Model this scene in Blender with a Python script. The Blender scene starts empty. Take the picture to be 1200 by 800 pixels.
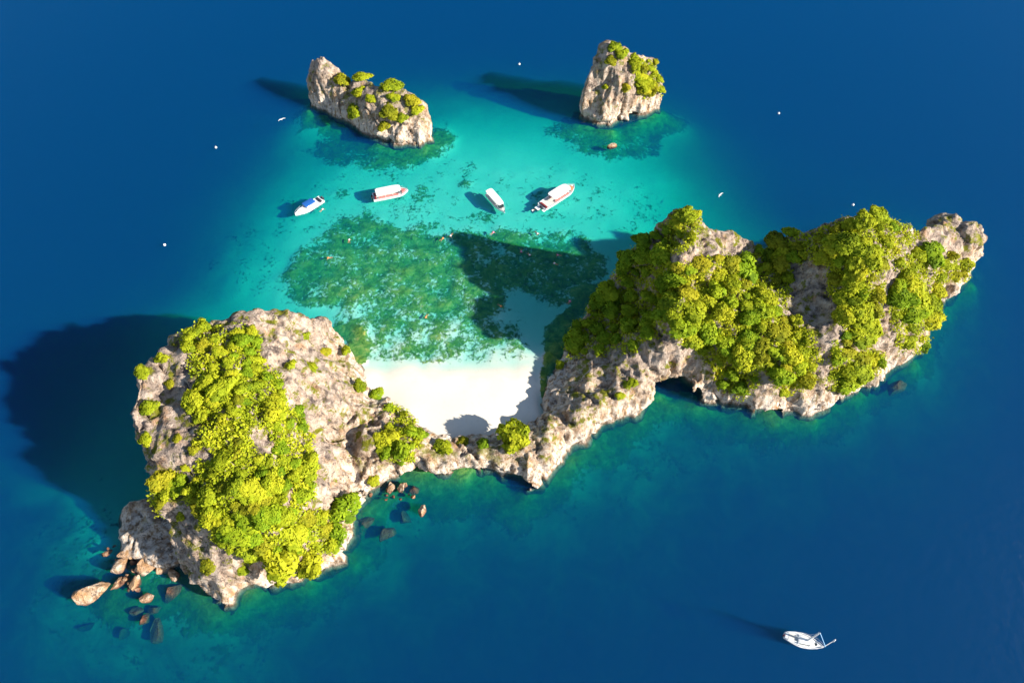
import bpy, bmesh, math, random
import numpy as np
from mathutils import Vector, Matrix
from mathutils.bvhtree import BVHTree

random.seed(11)
rng = np.random.default_rng(11)
R = math.radians
scene = bpy.context.scene
col = scene.collection

# ------------------------------------------------------------------ camera, sky, sun, exposure
CAM_H, PITCH, FPX = 162.0, 55.0, 811.0
cam_data = bpy.data.cameras.new("camera")
cam_data.sensor_width = 36.0
cam_data.lens = 36.0 * FPX / 1200.0
cam_data.clip_end = 9000.0
cam = bpy.data.objects.new("camera", cam_data)
cam.location = (0, 0, CAM_H)
cam.rotation_euler = (R(90 - PITCH), 0, 0)
col.objects.link(cam)
scene.camera = cam

SUN_EL = 27.5
SUN_DIR = Vector((1.0, -0.39, 0.0)).normalized() * math.cos(R(SUN_EL)) + Vector((0, 0, math.sin(R(SUN_EL))))
world = bpy.data.worlds.new("World")
scene.world = world
world.use_nodes = True
wn = world.node_tree.nodes
sky = wn.new("ShaderNodeTexSky")
sky.sky_type = 'NISHITA'
sky.sun_disc = False
sky.dust_density = 0.2
sky.sun_elevation = R(SUN_EL)
sky.sun_rotation = math.atan2(SUN_DIR.x, SUN_DIR.y)
world.node_tree.links.new(sky.outputs[0], wn["Background"].inputs[0])
wn["Background"].inputs[1].default_value = 0.075
sun_data = bpy.data.lights.new("sun", 'SUN')
sun_data.energy = 5.0
sun_data.angle = R(0.9)
sun_data.color = (1.0, 0.93, 0.82)
sun = bpy.data.objects.new("sun", sun_data)
sun.rotation_euler = (-SUN_DIR).to_track_quat('-Z', 'Y').to_euler()
sun.location = (200, -80, 150)
col.objects.link(sun)
scene.view_settings.view_transform = 'Standard'
scene.view_settings.look = 'None'
scene.view_settings.gamma = 1.0
scene.view_settings.exposure = 1.15
scene.cycles.max_bounces = 8
scene.cycles.diffuse_bounces = 2
scene.cycles.glossy_bounces = 2
scene.cycles.transmission_bounces = 3
scene.cycles.transparent_max_bounces = 8
scene.cycles.volume_bounces = 4
scene.cycles.use_denoising = True

# ------------------------------------------------------------------ helpers
_fw = np.array([0, math.cos(R(PITCH)), -math.sin(R(PITCH))])
_up = np.array([0, math.sin(R(PITCH)), math.cos(R(PITCH))])
_rt = np.array([1.0, 0, 0])
CAM = np.array([0, 0, CAM_H])

def ray(px, py):
    v = _fw + (px - 600.0) / FPX * _rt - (py - 400.0) / FPX * _up
    return v / np.linalg.norm(v)

def at(px, py, h=0.0):
    """the point at height h that the photograph shows at this pixel"""
    v = ray(px, py)
    return CAM + v * ((h - CAM_H) / v[2])

def hash3(ix, iy, iz, seed):
    n = (ix.astype(np.int64) * 374761393 + iy.astype(np.int64) * 668265263 + iz.astype(np.int64) * 2147483647 + seed * 974634777) & 0xffffffff
    n = ((n ^ (n >> 13)) * 1274126177) & 0xffffffff
    n = ((n ^ (n >> 16)) * 2246822519) & 0xffffffff
    return ((n ^ (n >> 15)) & 0xffffff) / float(0xffffff)

def noise(P, scale, seed=0):
    """value noise -1..1 at points P (N,3), feature size = scale (number or triple)"""
    Q = P / np.asarray(scale, float)
    I = np.floor(Q).astype(np.int64)
    F = Q - I
    F = F * F * F * (F * (F * 6 - 15) + 10)
    out = 0
    for dx in (0, 1):
        for dy in (0, 1):
            for dz in (0, 1):
                w = (F[:, 0] if dx else 1 - F[:, 0]) * (F[:, 1] if dy else 1 - F[:, 1]) * (F[:, 2] if dz else 1 - F[:, 2])
                out = out + w * hash3(I[:, 0] + dx, I[:, 1] + dy, I[:, 2] + dz, seed)
    return out * 2 - 1

def fbm(P, scale, octaves=4, seed=0, gain=0.5):
    s = np.asarray(scale, float); a = 1.0; out = 0; t = 0
    for k in range(octaves):
        out = out + a * noise(P + 17.3 * k, s, seed + k); t += a
        s = s / 2.03; a *= gain
    return out / t

def ridged(P, scale, octaves=3, seed=0, gain=0.5):
    s = np.asarray(scale, float); a = 1.0; out = 0; t = 0
    for k in range(octaves):
        out = out + a * (1 - np.abs(noise(P + 9.1 * k, s, seed + k)) * 2); t += a
        s = s / 2.1; a *= gain
    return out / t

def sstep(a, b, x):
    t = np.clip((x - a) / (b - a), 0, 1)
    return t * t * (3 - 2 * t)

class RBF:
    """scattered heights joined by straight slopes"""
    def __init__(self, pts):
        pts = np.array(pts, float)
        self.c = pts[:, :2]; n = len(pts)
        D = np.hypot(*(self.c[:, None] - self.c[None]).transpose(2, 0, 1))
        A = np.zeros((n + 1, n + 1)); A[:n, :n] = D; A[:n, n] = 1; A[n, :n] = 1
        self.w = np.linalg.lstsq(A, np.append(pts[:, 2], 0), rcond=None)[0]
    def __call__(self, X):
        out = np.empty(len(X))
        for i in range(0, len(X), 20000):
            D = np.hypot(X[i:i + 20000, None, 0] - self.c[None, :, 0], X[i:i + 20000, None, 1] - self.c[None, :, 1])
            out[i:i + 20000] = D @ self.w[:-1] + self.w[-1]
        return out

def poly_sd(X, poly):
    """signed distance to a closed polygon, negative inside"""
    P = np.array(poly, float); Q = np.roll(P, -1, 0)
    d = np.full(len(X), 1e9); ins = np.zeros(len(X), bool)
    for a, b in zip(P, Q):
        e = b - a; w = X - a
        t = np.clip((w @ e) / max(e @ e, 1e-9), 0, 1)
        d = np.minimum(d, np.hypot(*(w - t[:, None] * e).T))
        c = ((a[1] > X[:, 1]) != (b[1] > X[:, 1]))
        with np.errstate(divide='ignore', invalid='ignore'):
            xx = a[0] + (X[:, 1] - a[1]) * (b[0] - a[0]) / (b[1] - a[1])
        ins ^= c & (X[:, 0] < xx)
    return np.where(ins, -d, d)

def link(name, me, mat=None, parent=None):
    o = bpy.data.objects.new(name, me)
    col.objects.link(o)
    if mat is not None and len(me.materials) == 0:
        me.materials.append(mat)
    if parent is not None:
        o.parent = parent
    return o

def mesh_np(name, V, F, smooth=True):
    me = bpy.data.meshes.new(name)
    V = np.asarray(V, np.float32); F = np.asarray(F, np.int32)
    me.vertices.add(len(V)); me.vertices.foreach_set("co", V.ravel())
    k = F.shape[1]
    me.loops.add(F.size); me.loops.foreach_set("vertex_index", F.ravel())
    me.polygons.add(len(F)); me.polygons.foreach_set("loop_start", np.arange(0, F.size, k, dtype=np.int32))
    if smooth:
        me.polygons.foreach_set("use_smooth", np.ones(len(F), bool))
    me.update(calc_edges=True); me.validate()
    return me

def attr(me, name, vals):
    a = me.attributes.new(name, 'FLOAT', 'POINT')
    a.data.foreach_set("value", np.asarray(vals, np.float32))

def tag(o, label=None, cat=None, group=None, kind=None):
    if label: o["label"] = label
    if cat: o["category"] = cat
    if group: o["group"] = group
    if kind: o["kind"] = kind
    return o

def empty(name, loc, rz=0.0):
    o = bpy.data.objects.new(name, None)
    o.empty_display_size = 0.5
    o.location = loc; o.rotation_euler = (0, 0, rz)
    col.objects.link(o)
    return o

class NT:
    """short hand for a material's node tree"""
    def __init__(self, name):
        self.m = bpy.data.materials.new(name); self.m.use_nodes = True
        self.t = self.m.node_tree; self.n = self.t.nodes
        self.out = self.n["Material Output"]; self.p = self.n["Principled BSDF"]
    def add(self, typ, **kw):
        nd = self.n.new(typ)
        for k, v in kw.items():
            if k.startswith("i_"):
                key = k[2:]; key = int(key) if key.isdigit() else key.replace("_", " ")
                nd.inputs[key].default_value = v
            else:
                setattr(nd, k, v)
        return nd
    def ln(self, a, b):
        self.t.links.new(a, b)
    def math(self, op, a, b=None, c=None, clamp=False):
        nd = self.add("ShaderNodeMath", operation=op, use_clamp=clamp)
        for i, v in enumerate((a, b, c)):
            if v is None: continue
            if isinstance(v, (int, float)): nd.inputs[i].default_value = v
            else: self.ln(v, nd.inputs[i])
        return nd.outputs[0]
    def ramp(self, fac, stops):
        nd = self.add("ShaderNodeValToRGB")
        e = nd.color_ramp.elements
        while len(e) < len(stops): e.new(0.5)
        for el, (p, c) in zip(e, stops):
            el.position = p; el.color = (c if len(c) == 4 else (*c, 1)) if not isinstance(c, (int, float)) else (c, c, c, 1)
        self.ln(fac, nd.inputs[0])
        return nd.outputs[0]
    def mix(self, fac, a, b, mode='MIX'):
        nd = self.add("ShaderNodeMix", data_type='RGBA', blend_type=mode)
        if isinstance(fac, (int, float)): nd.inputs[0].default_value = fac
        else: self.ln(fac, nd.inputs[0])
        for i, v in ((6, a), (7, b)):
            if isinstance(v, tuple): nd.inputs[i].default_value = (*v, 1)
            else: self.ln(v, nd.inputs[i])
        return nd.outputs[2]
    def noise(self, scale, detail=4, rough=0.55, vec=None, dist=0.0):
        nd = self.add("ShaderNodeTexNoise", i_Scale=scale, i_Detail=detail, i_Roughness=rough, i_Distortion=dist)
        if vec is not None: self.ln(vec, nd.inputs["Vector"])
        return nd.outputs[0]
    def maprange(self, v, a, b, c=0.0, d=1.0):
        nd = self.add("ShaderNodeMapRange", i_1=a, i_2=b, i_3=c, i_4=d, interpolation_type='SMOOTHSTEP')
        self.ln(v, nd.inputs[0])
        return nd.outputs[0]

# ------------------------------------------------------------------ materials of the setting
def water_material():
    k = NT("sea water")
    k.n.remove(k.p)
    geo = k.add("ShaderNodeNewGeometry")
    n1 = k.noise(0.35, 5, 0.6, geo.outputs["Position"])
    n2 = k.noise(0.06, 3, 0.5, geo.outputs["Position"])
    h = k.math('ADD', n1, k.math('MULTIPLY', n2, 1.5))
    bump = k.add("ShaderNodeBump", i_Strength=0.5, i_Distance=0.28)
    k.ln(h, bump.inputs["Height"])
    dot = k.add("ShaderNodeVectorMath", operation='DOT_PRODUCT')
    k.ln(geo.outputs["Incoming"], dot.inputs[0]); k.ln(bump.outputs[0], dot.inputs[1])
    fr = k.math('ADD', k.math('MULTIPLY', k.math('POWER', k.math('SUBTRACT', 1.0, k.math('ABSOLUTE', dot.outputs["Value"]), clamp=True), 5.0), 0.98), 0.02)
    tr = k.add("ShaderNodeBsdfTransparent")
    gl = k.add("ShaderNodeBsdfGlossy", i_Roughness=0.08)
    k.ln(bump.outputs[0], gl.inputs["Normal"])
    mx = k.add("ShaderNodeMixShader")
    k.ln(fr, mx.inputs[0]); k.ln(tr.outputs[0], mx.inputs[1]); k.ln(gl.outputs[0], mx.inputs[2])
    k.ln(mx.outputs[0], k.out.inputs["Surface"])
    # absorption a and scattering s per metre, per colour
    s = (0.0006, 0.0170, 0.073); a = (0.60, 0.096, 0.106)
    ab = k.add("ShaderNodeVolumeAbsorption"); sc = k.add("ShaderNodeVolumeScatter")
    da, ds = max(a) * 1.001, max(s)
    ab.inputs["Density"].default_value = da
    ab.inputs["Color"].default_value = (*[1 - v / da for v in a], 1)
    sc.inputs["Density"].default_value = ds
    sc.inputs["Color"].default_value = (*[v / ds for v in s], 1)
    ad = k.add("ShaderNodeAddShader")
    k.ln(ab.outputs[0], ad.inputs[0]); k.ln(sc.outputs[0], ad.inputs[1])
    k.ln(ad.outputs[0], k.out.inputs["Volume"])
    return k.m

def seabed_material():
    k = NT("sand and reef")
    geo = k.add("ShaderNodeNewGeometry"); pos = geo.outputs["Position"]
    reef = k.add("ShaderNodeAttribute", attribute_name="reef").outputs["Fac"]
    n = k.noise(0.16, 8, 0.68, pos, 0.4)
    nf = k.noise(0.9, 5, 0.65, pos)
    m = k.math('ADD', k.math('MULTIPLY', k.math('SUBTRACT', n, 0.5), 1.9), k.math('MULTIPLY', k.math('SUBTRACT', nf, 0.5), 1.7))
    mask = k.maprange(k.math('ADD', reef, m), 0.36, 0.68)
    sand = k.mix(k.noise(0.05, 4, 0.5, pos), (0.66, 0.60, 0.52), (0.77, 0.72, 0.63))
    sand = k.mix(k.maprange(nf, 0.5, 0.8, 0, 0.25), sand, (0.5, 0.45, 0.36))
    coral = k.ramp(k.noise(0.5, 6, 0.7, pos, 0.6), [(0.30, (0.030, 0.080, 0.018)), (0.46, (0.085, 0.20, 0.035)), (0.58, (0.21, 0.29, 0.06)), (0.70, (0.52, 0.36, 0.12))])
    zs = k.add("ShaderNodeSeparateXYZ"); k.ln(pos, zs.inputs[0])
    damp = k.math('MULTIPLY', k.maprange(k.math('ADD', zs.outputs[2], k.math('MULTIPLY', k.math('SUBTRACT', n, 0.5), 0.5)), 0.05, 0.3, 1, 0), k.maprange(zs.outputs[2], -0.3, 0.0, 0, 0.16))
    sand = k.mix(damp, sand, (0.42, 0.36, 0.28))
    silt = k.add("ShaderNodeAttribute", attribute_name="silt").outputs["Fac"]
    sand = k.mix(silt, sand, k.ramp(k.noise(0.11, 6, 0.65, pos, 0.5), [(0.35, (0.10, 0.10, 0.065)), (0.5, (0.17, 0.17, 0.12)), (0.68, (0.28, 0.28, 0.20))]))
    coral = k.mix(silt, coral, k.mix(0.55, coral, (0.045, 0.05, 0.03)))
    c = k.mix(mask, sand, coral)
    k.ln(c, k.p.inputs["Base Color"])
    k.p.inputs["Roughness"].default_value = 0.95
    k.p.inputs["Specular IOR Level"].default_value = 0.1
    b = k.add("ShaderNodeBump", i_Strength=0.5, i_Distance=0.5)
    k.ln(k.math('MULTIPLY', k.math('ADD', n, nf), mask), b.inputs["Height"]); k.ln(b.outputs[0], k.p.inputs["Normal"])
    return k.m

def rock_material(name, warm=0.0, green=1.0, drowned=0.9):
    k = NT(name)
    geo = k.add("ShaderNodeNewGeometry"); pos = geo.outputs["Position"]
    sp = k.add("ShaderNodeSeparateXYZ"); k.ln(pos, sp.inputs[0]); z = sp.outputs[2]
    sn = k.add("ShaderNodeSeparateXYZ"); k.ln(geo.outputs["True Normal"], sn.inputs[0]); nz = sn.outputs[2]
    big = k.noise(0.09, 4, 0.55, pos); mid = k.noise(0.45, 6, 0.68, pos, 0.3); fine = k.noise(2.2, 5, 0.7, pos)
    mp = k.add("ShaderNodeMapping"); mp.inputs["Scale"].default_value = (0.9, 0.9, 0.12); k.ln(pos, mp.inputs[0])
    streak = k.noise(1.0, 5, 0.65, mp.outputs[0])
    grey = k.ramp(mid, [(0.34, (0.10, 0.074, 0.068)), (0.48, (0.30, 0.230, 0.185)), (0.62, (0.53, 0.425, 0.345))])
    cream = k.ramp(streak, [(0.34, (0.23, 0.14, 0.078)), (0.47, (0.43, 0.305, 0.205)), (0.60, (0.66, 0.54, 0.43))])
    # fresh pale limestone on the steep faces and low down, weathered grey on top
    steep = k.maprange(nz, 0.25, 0.75, 1, 0)
    low = k.maprange(k.math('ADD', z, k.math('MULTIPLY', k.math('SUBTRACT', big, 0.5), 14.0)), 4.0, 15.0, 1, 0)
    f = k.math('MAXIMUM', k.math('MULTIPLY', steep, 0.55), low)
    f = k.math('ADD', f, k.math('MULTIPLY', k.math('SUBTRACT', big, 0.5), 0.8 ), clamp=True)
    c = k.mix(f, grey, cream)
    rust = k.maprange(k.math('ADD', k.noise(0.22, 5, 0.6, pos), k.math('ADD', warm, k.maprange(z, 1.0, 7.0, 0.07, 0.0))), 0.55, 0.70)
    c = k.mix(k.math('MULTIPLY', rust, 0.6), c, (0.42, 0.22, 0.09))
    # black and tawny run-off streaks down the steep faces, bare pale rock just above the sea
    mp2 = k.add("ShaderNodeMapping"); mp2.inputs["Scale"].default_value = (0.55, 0.55, 0.05); k.ln(pos, mp2.inputs[0])
    st2 = k.noise(1.0, 6, 0.7, mp2.outputs[0], 0.3)
    pale = k.math('MULTIPLY', k.maprange(k.math('ADD', z, k.math('MULTIPLY', k.math('SUBTRACT', big, 0.5), 8.0)), 2.5, 7.0, 0.6 if drowned else 0.0, 0), k.maprange(streak, 0.4, 0.52))
    c = k.mix(pale, c, (0.70, 0.61, 0.52))
    c = k.mix(k.math('MULTIPLY', k.maprange(st2, 0.55, 0.66), k.math('MULTIPLY', steep, 0.75)), c, (0.075, 0.06, 0.055))
    # darker colour in the hollows and pits
    pit = k.maprange(k.math('ADD', k.math('MULTIPLY', mid, 0.6), k.math('MULTIPLY', fine, 0.4)), 0.40, 0.47, 1, 0)
    c = k.mix(k.math('MULTIPLY', pit, 0.8), c, (0.07, 0.055, 0.05))
    # moss and small plants in the cracks of level ground
    moss = k.math('MULTIPLY', k.maprange(k.math('ADD', k.noise(0.28, 6, 0.7, pos), k.math('MULTIPLY', nz, 0.12)), 0.60, 0.70), k.maprange(z, 3.0, 7.0))
    c = k.mix(k.math('MULTIPLY', moss, green), c, (0.17, 0.17, 0.012))
    # tide band
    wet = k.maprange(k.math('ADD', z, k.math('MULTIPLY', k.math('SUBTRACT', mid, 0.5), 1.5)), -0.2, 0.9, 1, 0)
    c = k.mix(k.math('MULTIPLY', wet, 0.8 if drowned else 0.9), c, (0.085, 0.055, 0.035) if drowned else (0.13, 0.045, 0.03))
    c = k.mix(k.maprange(z, -1.6, -0.3, drowned, 0), c, (0.045, 0.042, 0.025))  # wet rock under water, darkened further to paint the shadow at the cliff foot
    k.ln(c, k.p.inputs["Base Color"])
    k.p.inputs["Roughness"].default_value = 0.92
    k.p.inputs["Specular IOR Level"].default_value = 0.2
    b = k.add("ShaderNodeBump", i_Strength=1.0, i_Distance=0.9)
    k.ln(k.math('ADD', k.math('MULTIPLY', mid, 1.5), k.math('MULTIPLY', fine, 0.35)), b.inputs["Height"])
    k.ln(b.outputs[0], k.p.inputs["Normal"])
    return k.m

M_WATER, M_SEABED = water_material(), seabed_material()
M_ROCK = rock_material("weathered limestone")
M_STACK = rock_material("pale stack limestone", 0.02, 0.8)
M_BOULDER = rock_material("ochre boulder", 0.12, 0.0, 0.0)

# ------------------------------------------------------------------ the sea and the sea bed
def slab(name, x0, x1, y0, y1, z0, z1):
    V = [(x0, y0, z0), (x1, y0, z0), (x1, y1, z0), (x0, y1, z0), (x0, y0, z1), (x1, y0, z1), (x1, y1, z1), (x0, y1, z1)]
    F = [(3, 2, 1, 0), (4, 5, 6, 7), (0, 1, 5, 4), (1, 2, 6, 5), (2, 3, 7, 6), (3, 0, 4, 7)]
    return mesh_np(name, V, F, False)

sea = link("sea_water", slab("sea_water", -2500, 2500, -1500, 3500, -60, 0.0), M_WATER)
tag(sea, kind="structure")

# depth read at photo pixels: (x, y, depth)
DEPTH = [
 # lagoon floor
 (450,205,4.2),(400,200,5.0),(520,190,3.8),(600,180,4.0),(640,200,3.8),(700,215,4.0),(740,225,4.6),(560,240,3.4),(480,250,3.2),(640,250,3.4),
 (350,260,5.0),(330,300,5.0),(300,300,6.5),(280,330,7.0),(330,330,4.0),(300,355,5.5),(265,300,10),(400,300,3.0),(450,330,2.4),(520,330,2.4),(380,345,2.8),
 (600,300,3.0),(660,280,3.6),(720,260,4.2),(700,310,3.0),(640,350,3.6),(620,385,2.6),(560,390,1.7),(500,395,1.6),(450,385,1.9),(415,385,1.8),
 (440,414,1.6),(480,416,1.6),(520,418,1.6),(560,418,1.6),(600,412,1.7),(440,428,0.6),(480,431,0.5),(520,433,0.45),(560,433,0.45),(600,429,0.6),(450,440,0.08),(500,442,0.08),(560,441,0.08),(605,438,0.1),(632,425,0.7),(640,400,2.6),(655,380,2.6),(625,410,1.6),(628,450,0.3),
 (480,460,-0.8),(520,470,-1.0),(560,470,-1.0),(600,460,-0.6),(615,480,-0.7),(530,500,-1.6),(580,495,-1.4),(430,445,-0.5),(620,500,-1.2),(470,490,-1.5),
 # the drop-off round the lagoon
 (560,150,6.0),(620,150,6.0),(540,120,10),(600,110,14),(660,140,8),(500,140,8.5),(480,180,5.0),(440,170,6.5),(400,165,10),(370,180,9.0),(340,200,9),(300,250,10),
 (310,150,22),(250,200,24),(230,270,19),(200,320,22),(250,345,11),(240,370,9),(150,300,30),(450,90,22),(600,60,30),(760,160,9),(800,190,12),(790,230,8),(770,215,6.5),(830,235,12),(880,230,20),(850,140,26),(930,250,26),
 (720,150,8),(690,165,5.5),(730,175,6),(660,165,5.5),(780,130,16),(820,60,32),(350,60,30),
 # front side
 (640,590,8.5),(560,590,7),(500,590,6),(460,610,6.5),(430,640,7.5),(700,560,7.0),(760,510,6.0),(800,500,7),(850,520,9),(780,560,10),(680,610,10.5),(560,650,12),(900,520,9.5),(960,520,11),
 (900,600,16),(1020,480,9.5),(1060,460,9),(1100,410,10),(1120,380,10),(1150,360,14),(1180,320,20),(1080,520,15),(1190,440,20),(1000,560,16),
 (480,700,14),(400,700,10.5),(340,720,9.5),(280,740,8.5),(230,730,6.5),(200,710,5),(160,700,4.5),(120,720,6),(80,690,6.5),(60,640,7.5),(110,640,6.5),(60,720,8.5),(150,770,9),(250,790,10.5),(330,790,13),
 (20,700,13),(10,600,17),(70,590,11),(20,790,15),(450,780,17),(600,740,18),(800,700,20),(1000,700,25),(1190,600,27),(700,790,21),(1000,790,26),(120,600,8),(60,480,20),(60,400,24),(140,400,18),(180,380,14),(10,300,32),(-100,600,30),(-100,300,40),
 (1190,150,38),(1190,0,42),(600,0,42),(0,0,42),(1000,150,34),(1300,500,35),(1300,800,34),(600,900,28),(100,880,24),(900,900,32),
]
bed_pts = []
for px, py, d in DEPTH:
    if d > 0.15:                                             # the list holds apparent depths
        front = py > 540 or (px > 740 and py > 470) or px > 1010
        left = px < 260 and py > 560
        d = d * (0.50 if left else 0.62 if front else 0.49)
    p = at(px, py, -d); bed_pts.append((p[0], p[1], -d))
for px, py in [(262,718),(300,700),(360,690),(415,655),(424,606),(456,576),(512,570),(545,566),(572,562),(616,580),(650,558),(690,524),(748,494),(780,470),(812,478),(870,489),(908,502),(955,496),(1010,464),(1072,430),(1106,368),(1140,335)]:
    p = at(px, py, -1.8); bed_pts.append((p[0], p[1], -1.8))
for px, py in [(362,128),(400,148),(440,166),(480,177),(505,172),(690,150),(718,155),(750,142),(775,132)]:
    p = at(px, py, -1.6); bed_pts.append((p[0], p[1], -1.6))
for px, py in [(790,440),(800,425),(411,535),(400,520),(600,545),(680,470),(300,550),(300,450),(900,400),(1000,350),(735,110),(720,120),(450,125)]:
    p = at(px, py, 6); bed_pts.append((p[0], p[1], -4.0))
for x, y in ((-1500, 0), (1500, 0), (0, 1800), (-1000, 1200), (1000, 1200), (0, -1200), (-900, -900), (900, -900)):
    bed_pts.append((x, y, -48))
bed_rbf = RBF(bed_pts)

REEF_PX = [  # dark reef: polygon in the photo, depth, strength
 ([(325,330),(345,300),(390,262),(420,250),(470,262),(520,272),(560,275),(590,300),(600,340),(595,385),(560,380),(500,372),(440,372),(380,375),(345,362)], 1.8, 0.74),
 ([(330,350),(440,345),(560,350),(612,380),(628,412),(628,425),(600,431),(575,440),(545,429),(515,441),(488,430),(460,441),(425,430),(400,385),(350,350)], 0.9, 0.60),
 ([(540,275),(590,262),(640,270),(700,285),(710,330),(660,370),(620,345),(590,350),(560,310)], 3.0, 0.72),
 ([(350,178),(380,140),(440,160),(500,172),(520,150),(532,165),(515,188),(470,202),(430,207),(400,197)], 4, 0.74),
 ([(645,150),(690,135),(770,125),(785,150),(765,180),(730,192),(700,194),(680,188),(650,170)], 4, 0.72),
 ([(470,235),(500,222),(520,235),(505,246)], 3.8, 0.50),
 ([(540,222),(552,214),(566,222),(556,232)], 3.8, 0.75),
 ([(378,236),(392,222),(408,234),(396,244)], 4.0, 0.62),
 ([(560,255),(580,245),(596,258),(575,266)], 3.5, 0.70),
 ([(395,380),(425,375),(440,400),(430,425),(412,420)], 1.2, 0.50),
 #([(250,760),(290,715),(440,585),(700,500),(900,470),(1100,380),(1300,300),(1300,900),(250,900)], 7, 0.74),
 ([(20,600),(120,590),(200,660),(330,730),(300,790),(120,790),(30,740)], 4, 0.30),
 ([(430,600),(520,560),(700,530),(800,480),(900,520),(820,570),(640,620),(460,650)], 4.5, 0.30),
 ([(980,480),(1060,440),(1120,380),(1160,380),(1090,470),(1000,510)], 5, 0.30),
 ([(440,232),(480,228),(560,238),(640,262),(560,268),(480,262)], 1.8, 0.27),
 ([(680,222),(760,230),(790,260),(700,290),(690,250)], 2.2, 0.24),
 ([(230,290),(330,240),(330,340),(240,350)], 3.0, 0.24),
 ([(300,240),(360,200),(520,190),(640,190),(760,210),(800,240),(700,300),(330,350),(250,350),(240,300)], 2.2, 0.19),
]
xs = np.concatenate([-np.geomspace(2400, 330, 14), np.arange(-300, 300.1, 1.3), np.geomspace(330, 2400, 14)])
ys = np.concatenate([-np.geomspace(1400, 60, 10), np.arange(-30, 420.1, 1.3), np.geomspace(450, 3400, 14)])
GX, GY = np.meshgrid(xs, ys)
B = np.c_[GX.ravel(), GY.ravel()]
bz = bed_rbf(B)
B3 = np.c_[B, np.zeros(len(B))]
reef = np.full(len(B), -0.12)
wob = np.c_[noise(B3, 9, 5), noise(B3, 9, 6)] * 3.0 + np.c_[noise(B3, 3.5, 7), noise(B3, 3.5, 8)] * 1.5
for pl, d, s in REEF_PX:
    q = [at(x, y, -d)[:2] for x, y in pl]
    sd = poly_sd(B + wob, q)
    f = 9.0 if d < 1.0 else 4.0
    reef = np.maximum(reef, -0.12 + (s + 0.12) * sstep(f, -f, sd))
SHORE = np.array([at(x, y, 0)[:2] for x, y in [(130,690),(215,690),(262,713),(300,694),(360,682),(388,670),(410,650),(424,600),(456,570),(512,564),(572,557),(616,574),(650,552),(690,518),(748,488),(776,458),(812,472),(870,483),(908,496),(955,490),(1010,458),(1072,424),(1106,362),(1144,322)]])
WALLS = [SHORE, np.array([at(x, y, 0)[:2] for x, y in [(362,125),(400,142),(432,160),(480,172),(506,165)]]), np.array([at(x, y, 0)[:2] for x, y in [(686,140),(705,148),(722,146),(745,136),(777,128)]]),
 np.array([at(x, y, 0)[:2] for x, y in [(385,380),(412,402),(424,422)]]), np.array([at(x, y, 0)[:2] for x, y in [(690,340),(660,395),(645,430),(640,455)]])]
def line_dist(X, L):
    d = np.full(len(X), 1e9)
    for a, b in zip(L[:-1], L[1:]):
        e = b - a; t = np.clip(((X - a) @ e) / (e @ e), 0, 1); d = np.minimum(d, np.hypot(*(X - a - t[:, None] * e).T))
    return d
for Lw, wd in zip(WALLS, (9, 11, 12, 4, 4)):               # fallen rock and weed along the foot of the cliffs
    reef = np.maximum(reef, -0.12 + 1.15 * sstep(wd * 1.2, wd * 0.3, line_dist(B + wob, Lw)))
front_sd = poly_sd(B + wob * 1.5, [at(x, y, -5)[:2] for x, y in [(-300,560),(60,580),(140,640),(250,660),(440,560),(600,530),(740,470),(880,470),(1060,400),(1120,300),(1400,200),(1700,1100),(-300,1100)]])
silt = sstep(3, -6, front_sd) * 0.95
under = sstep(0.1, 0.5, -bz)
reef = np.where(under > 0, reef * under + (1 - under) * -1.0, -1.0)
bz = bz + fbm(B3, 14, 4, 31) * 0.55 * sstep(0.5, 5, -bz) + np.clip(reef, 0, 1) * (0.5 + fbm(B3, 4, 3, 41)) * 0.8 * under + 0.05 * fbm(B3, 6, 3, 2) + 0.42 * fbm(B3, 13, 3, 63) * sstep(-1.6, -0.4, bz) * sstep(0.9, 0.2, bz)
nx, ny = len(xs), len(ys)
idx = np.arange(nx * ny).reshape(ny, nx)
BF = np.c_[idx[:-1, :-1].ravel(), idx[:-1, 1:].ravel(), idx[1:, 1:].ravel(), idx[1:, :-1].ravel()]
BV = np.c_[B, bz]
fz = BV[BF].mean(1)
c0, c1 = at(420, 520, 0), at(640, 420, 0)
dry = (fz[:, 2] > -0.25) & (fz[:, 0] > c0[0] - 25) & (fz[:, 0] < c1[0] + 25) & (fz[:, 1] > c0[1] - 25) & (fz[:, 1] < c1[1] + 12)

def submesh(name, V, F, extra=None):
    used = np.unique(F); remap = np.full(len(V), -1); remap[used] = np.arange(len(used))
    me = mesh_np(name, V[used], remap[F])
    for k, a in (extra or {}).items(): attr(me, k, a[used])
    return me
seabed = tag(link("seabed", submesh("seabed", BV, BF[~dry], {"reef": reef, "silt": silt}), M_SEABED), kind="structure")
beach = tag(link("beach", submesh("beach", BV, BF[dry], {"reef": reef, "silt": silt}), M_SEABED), kind="structure")

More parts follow.
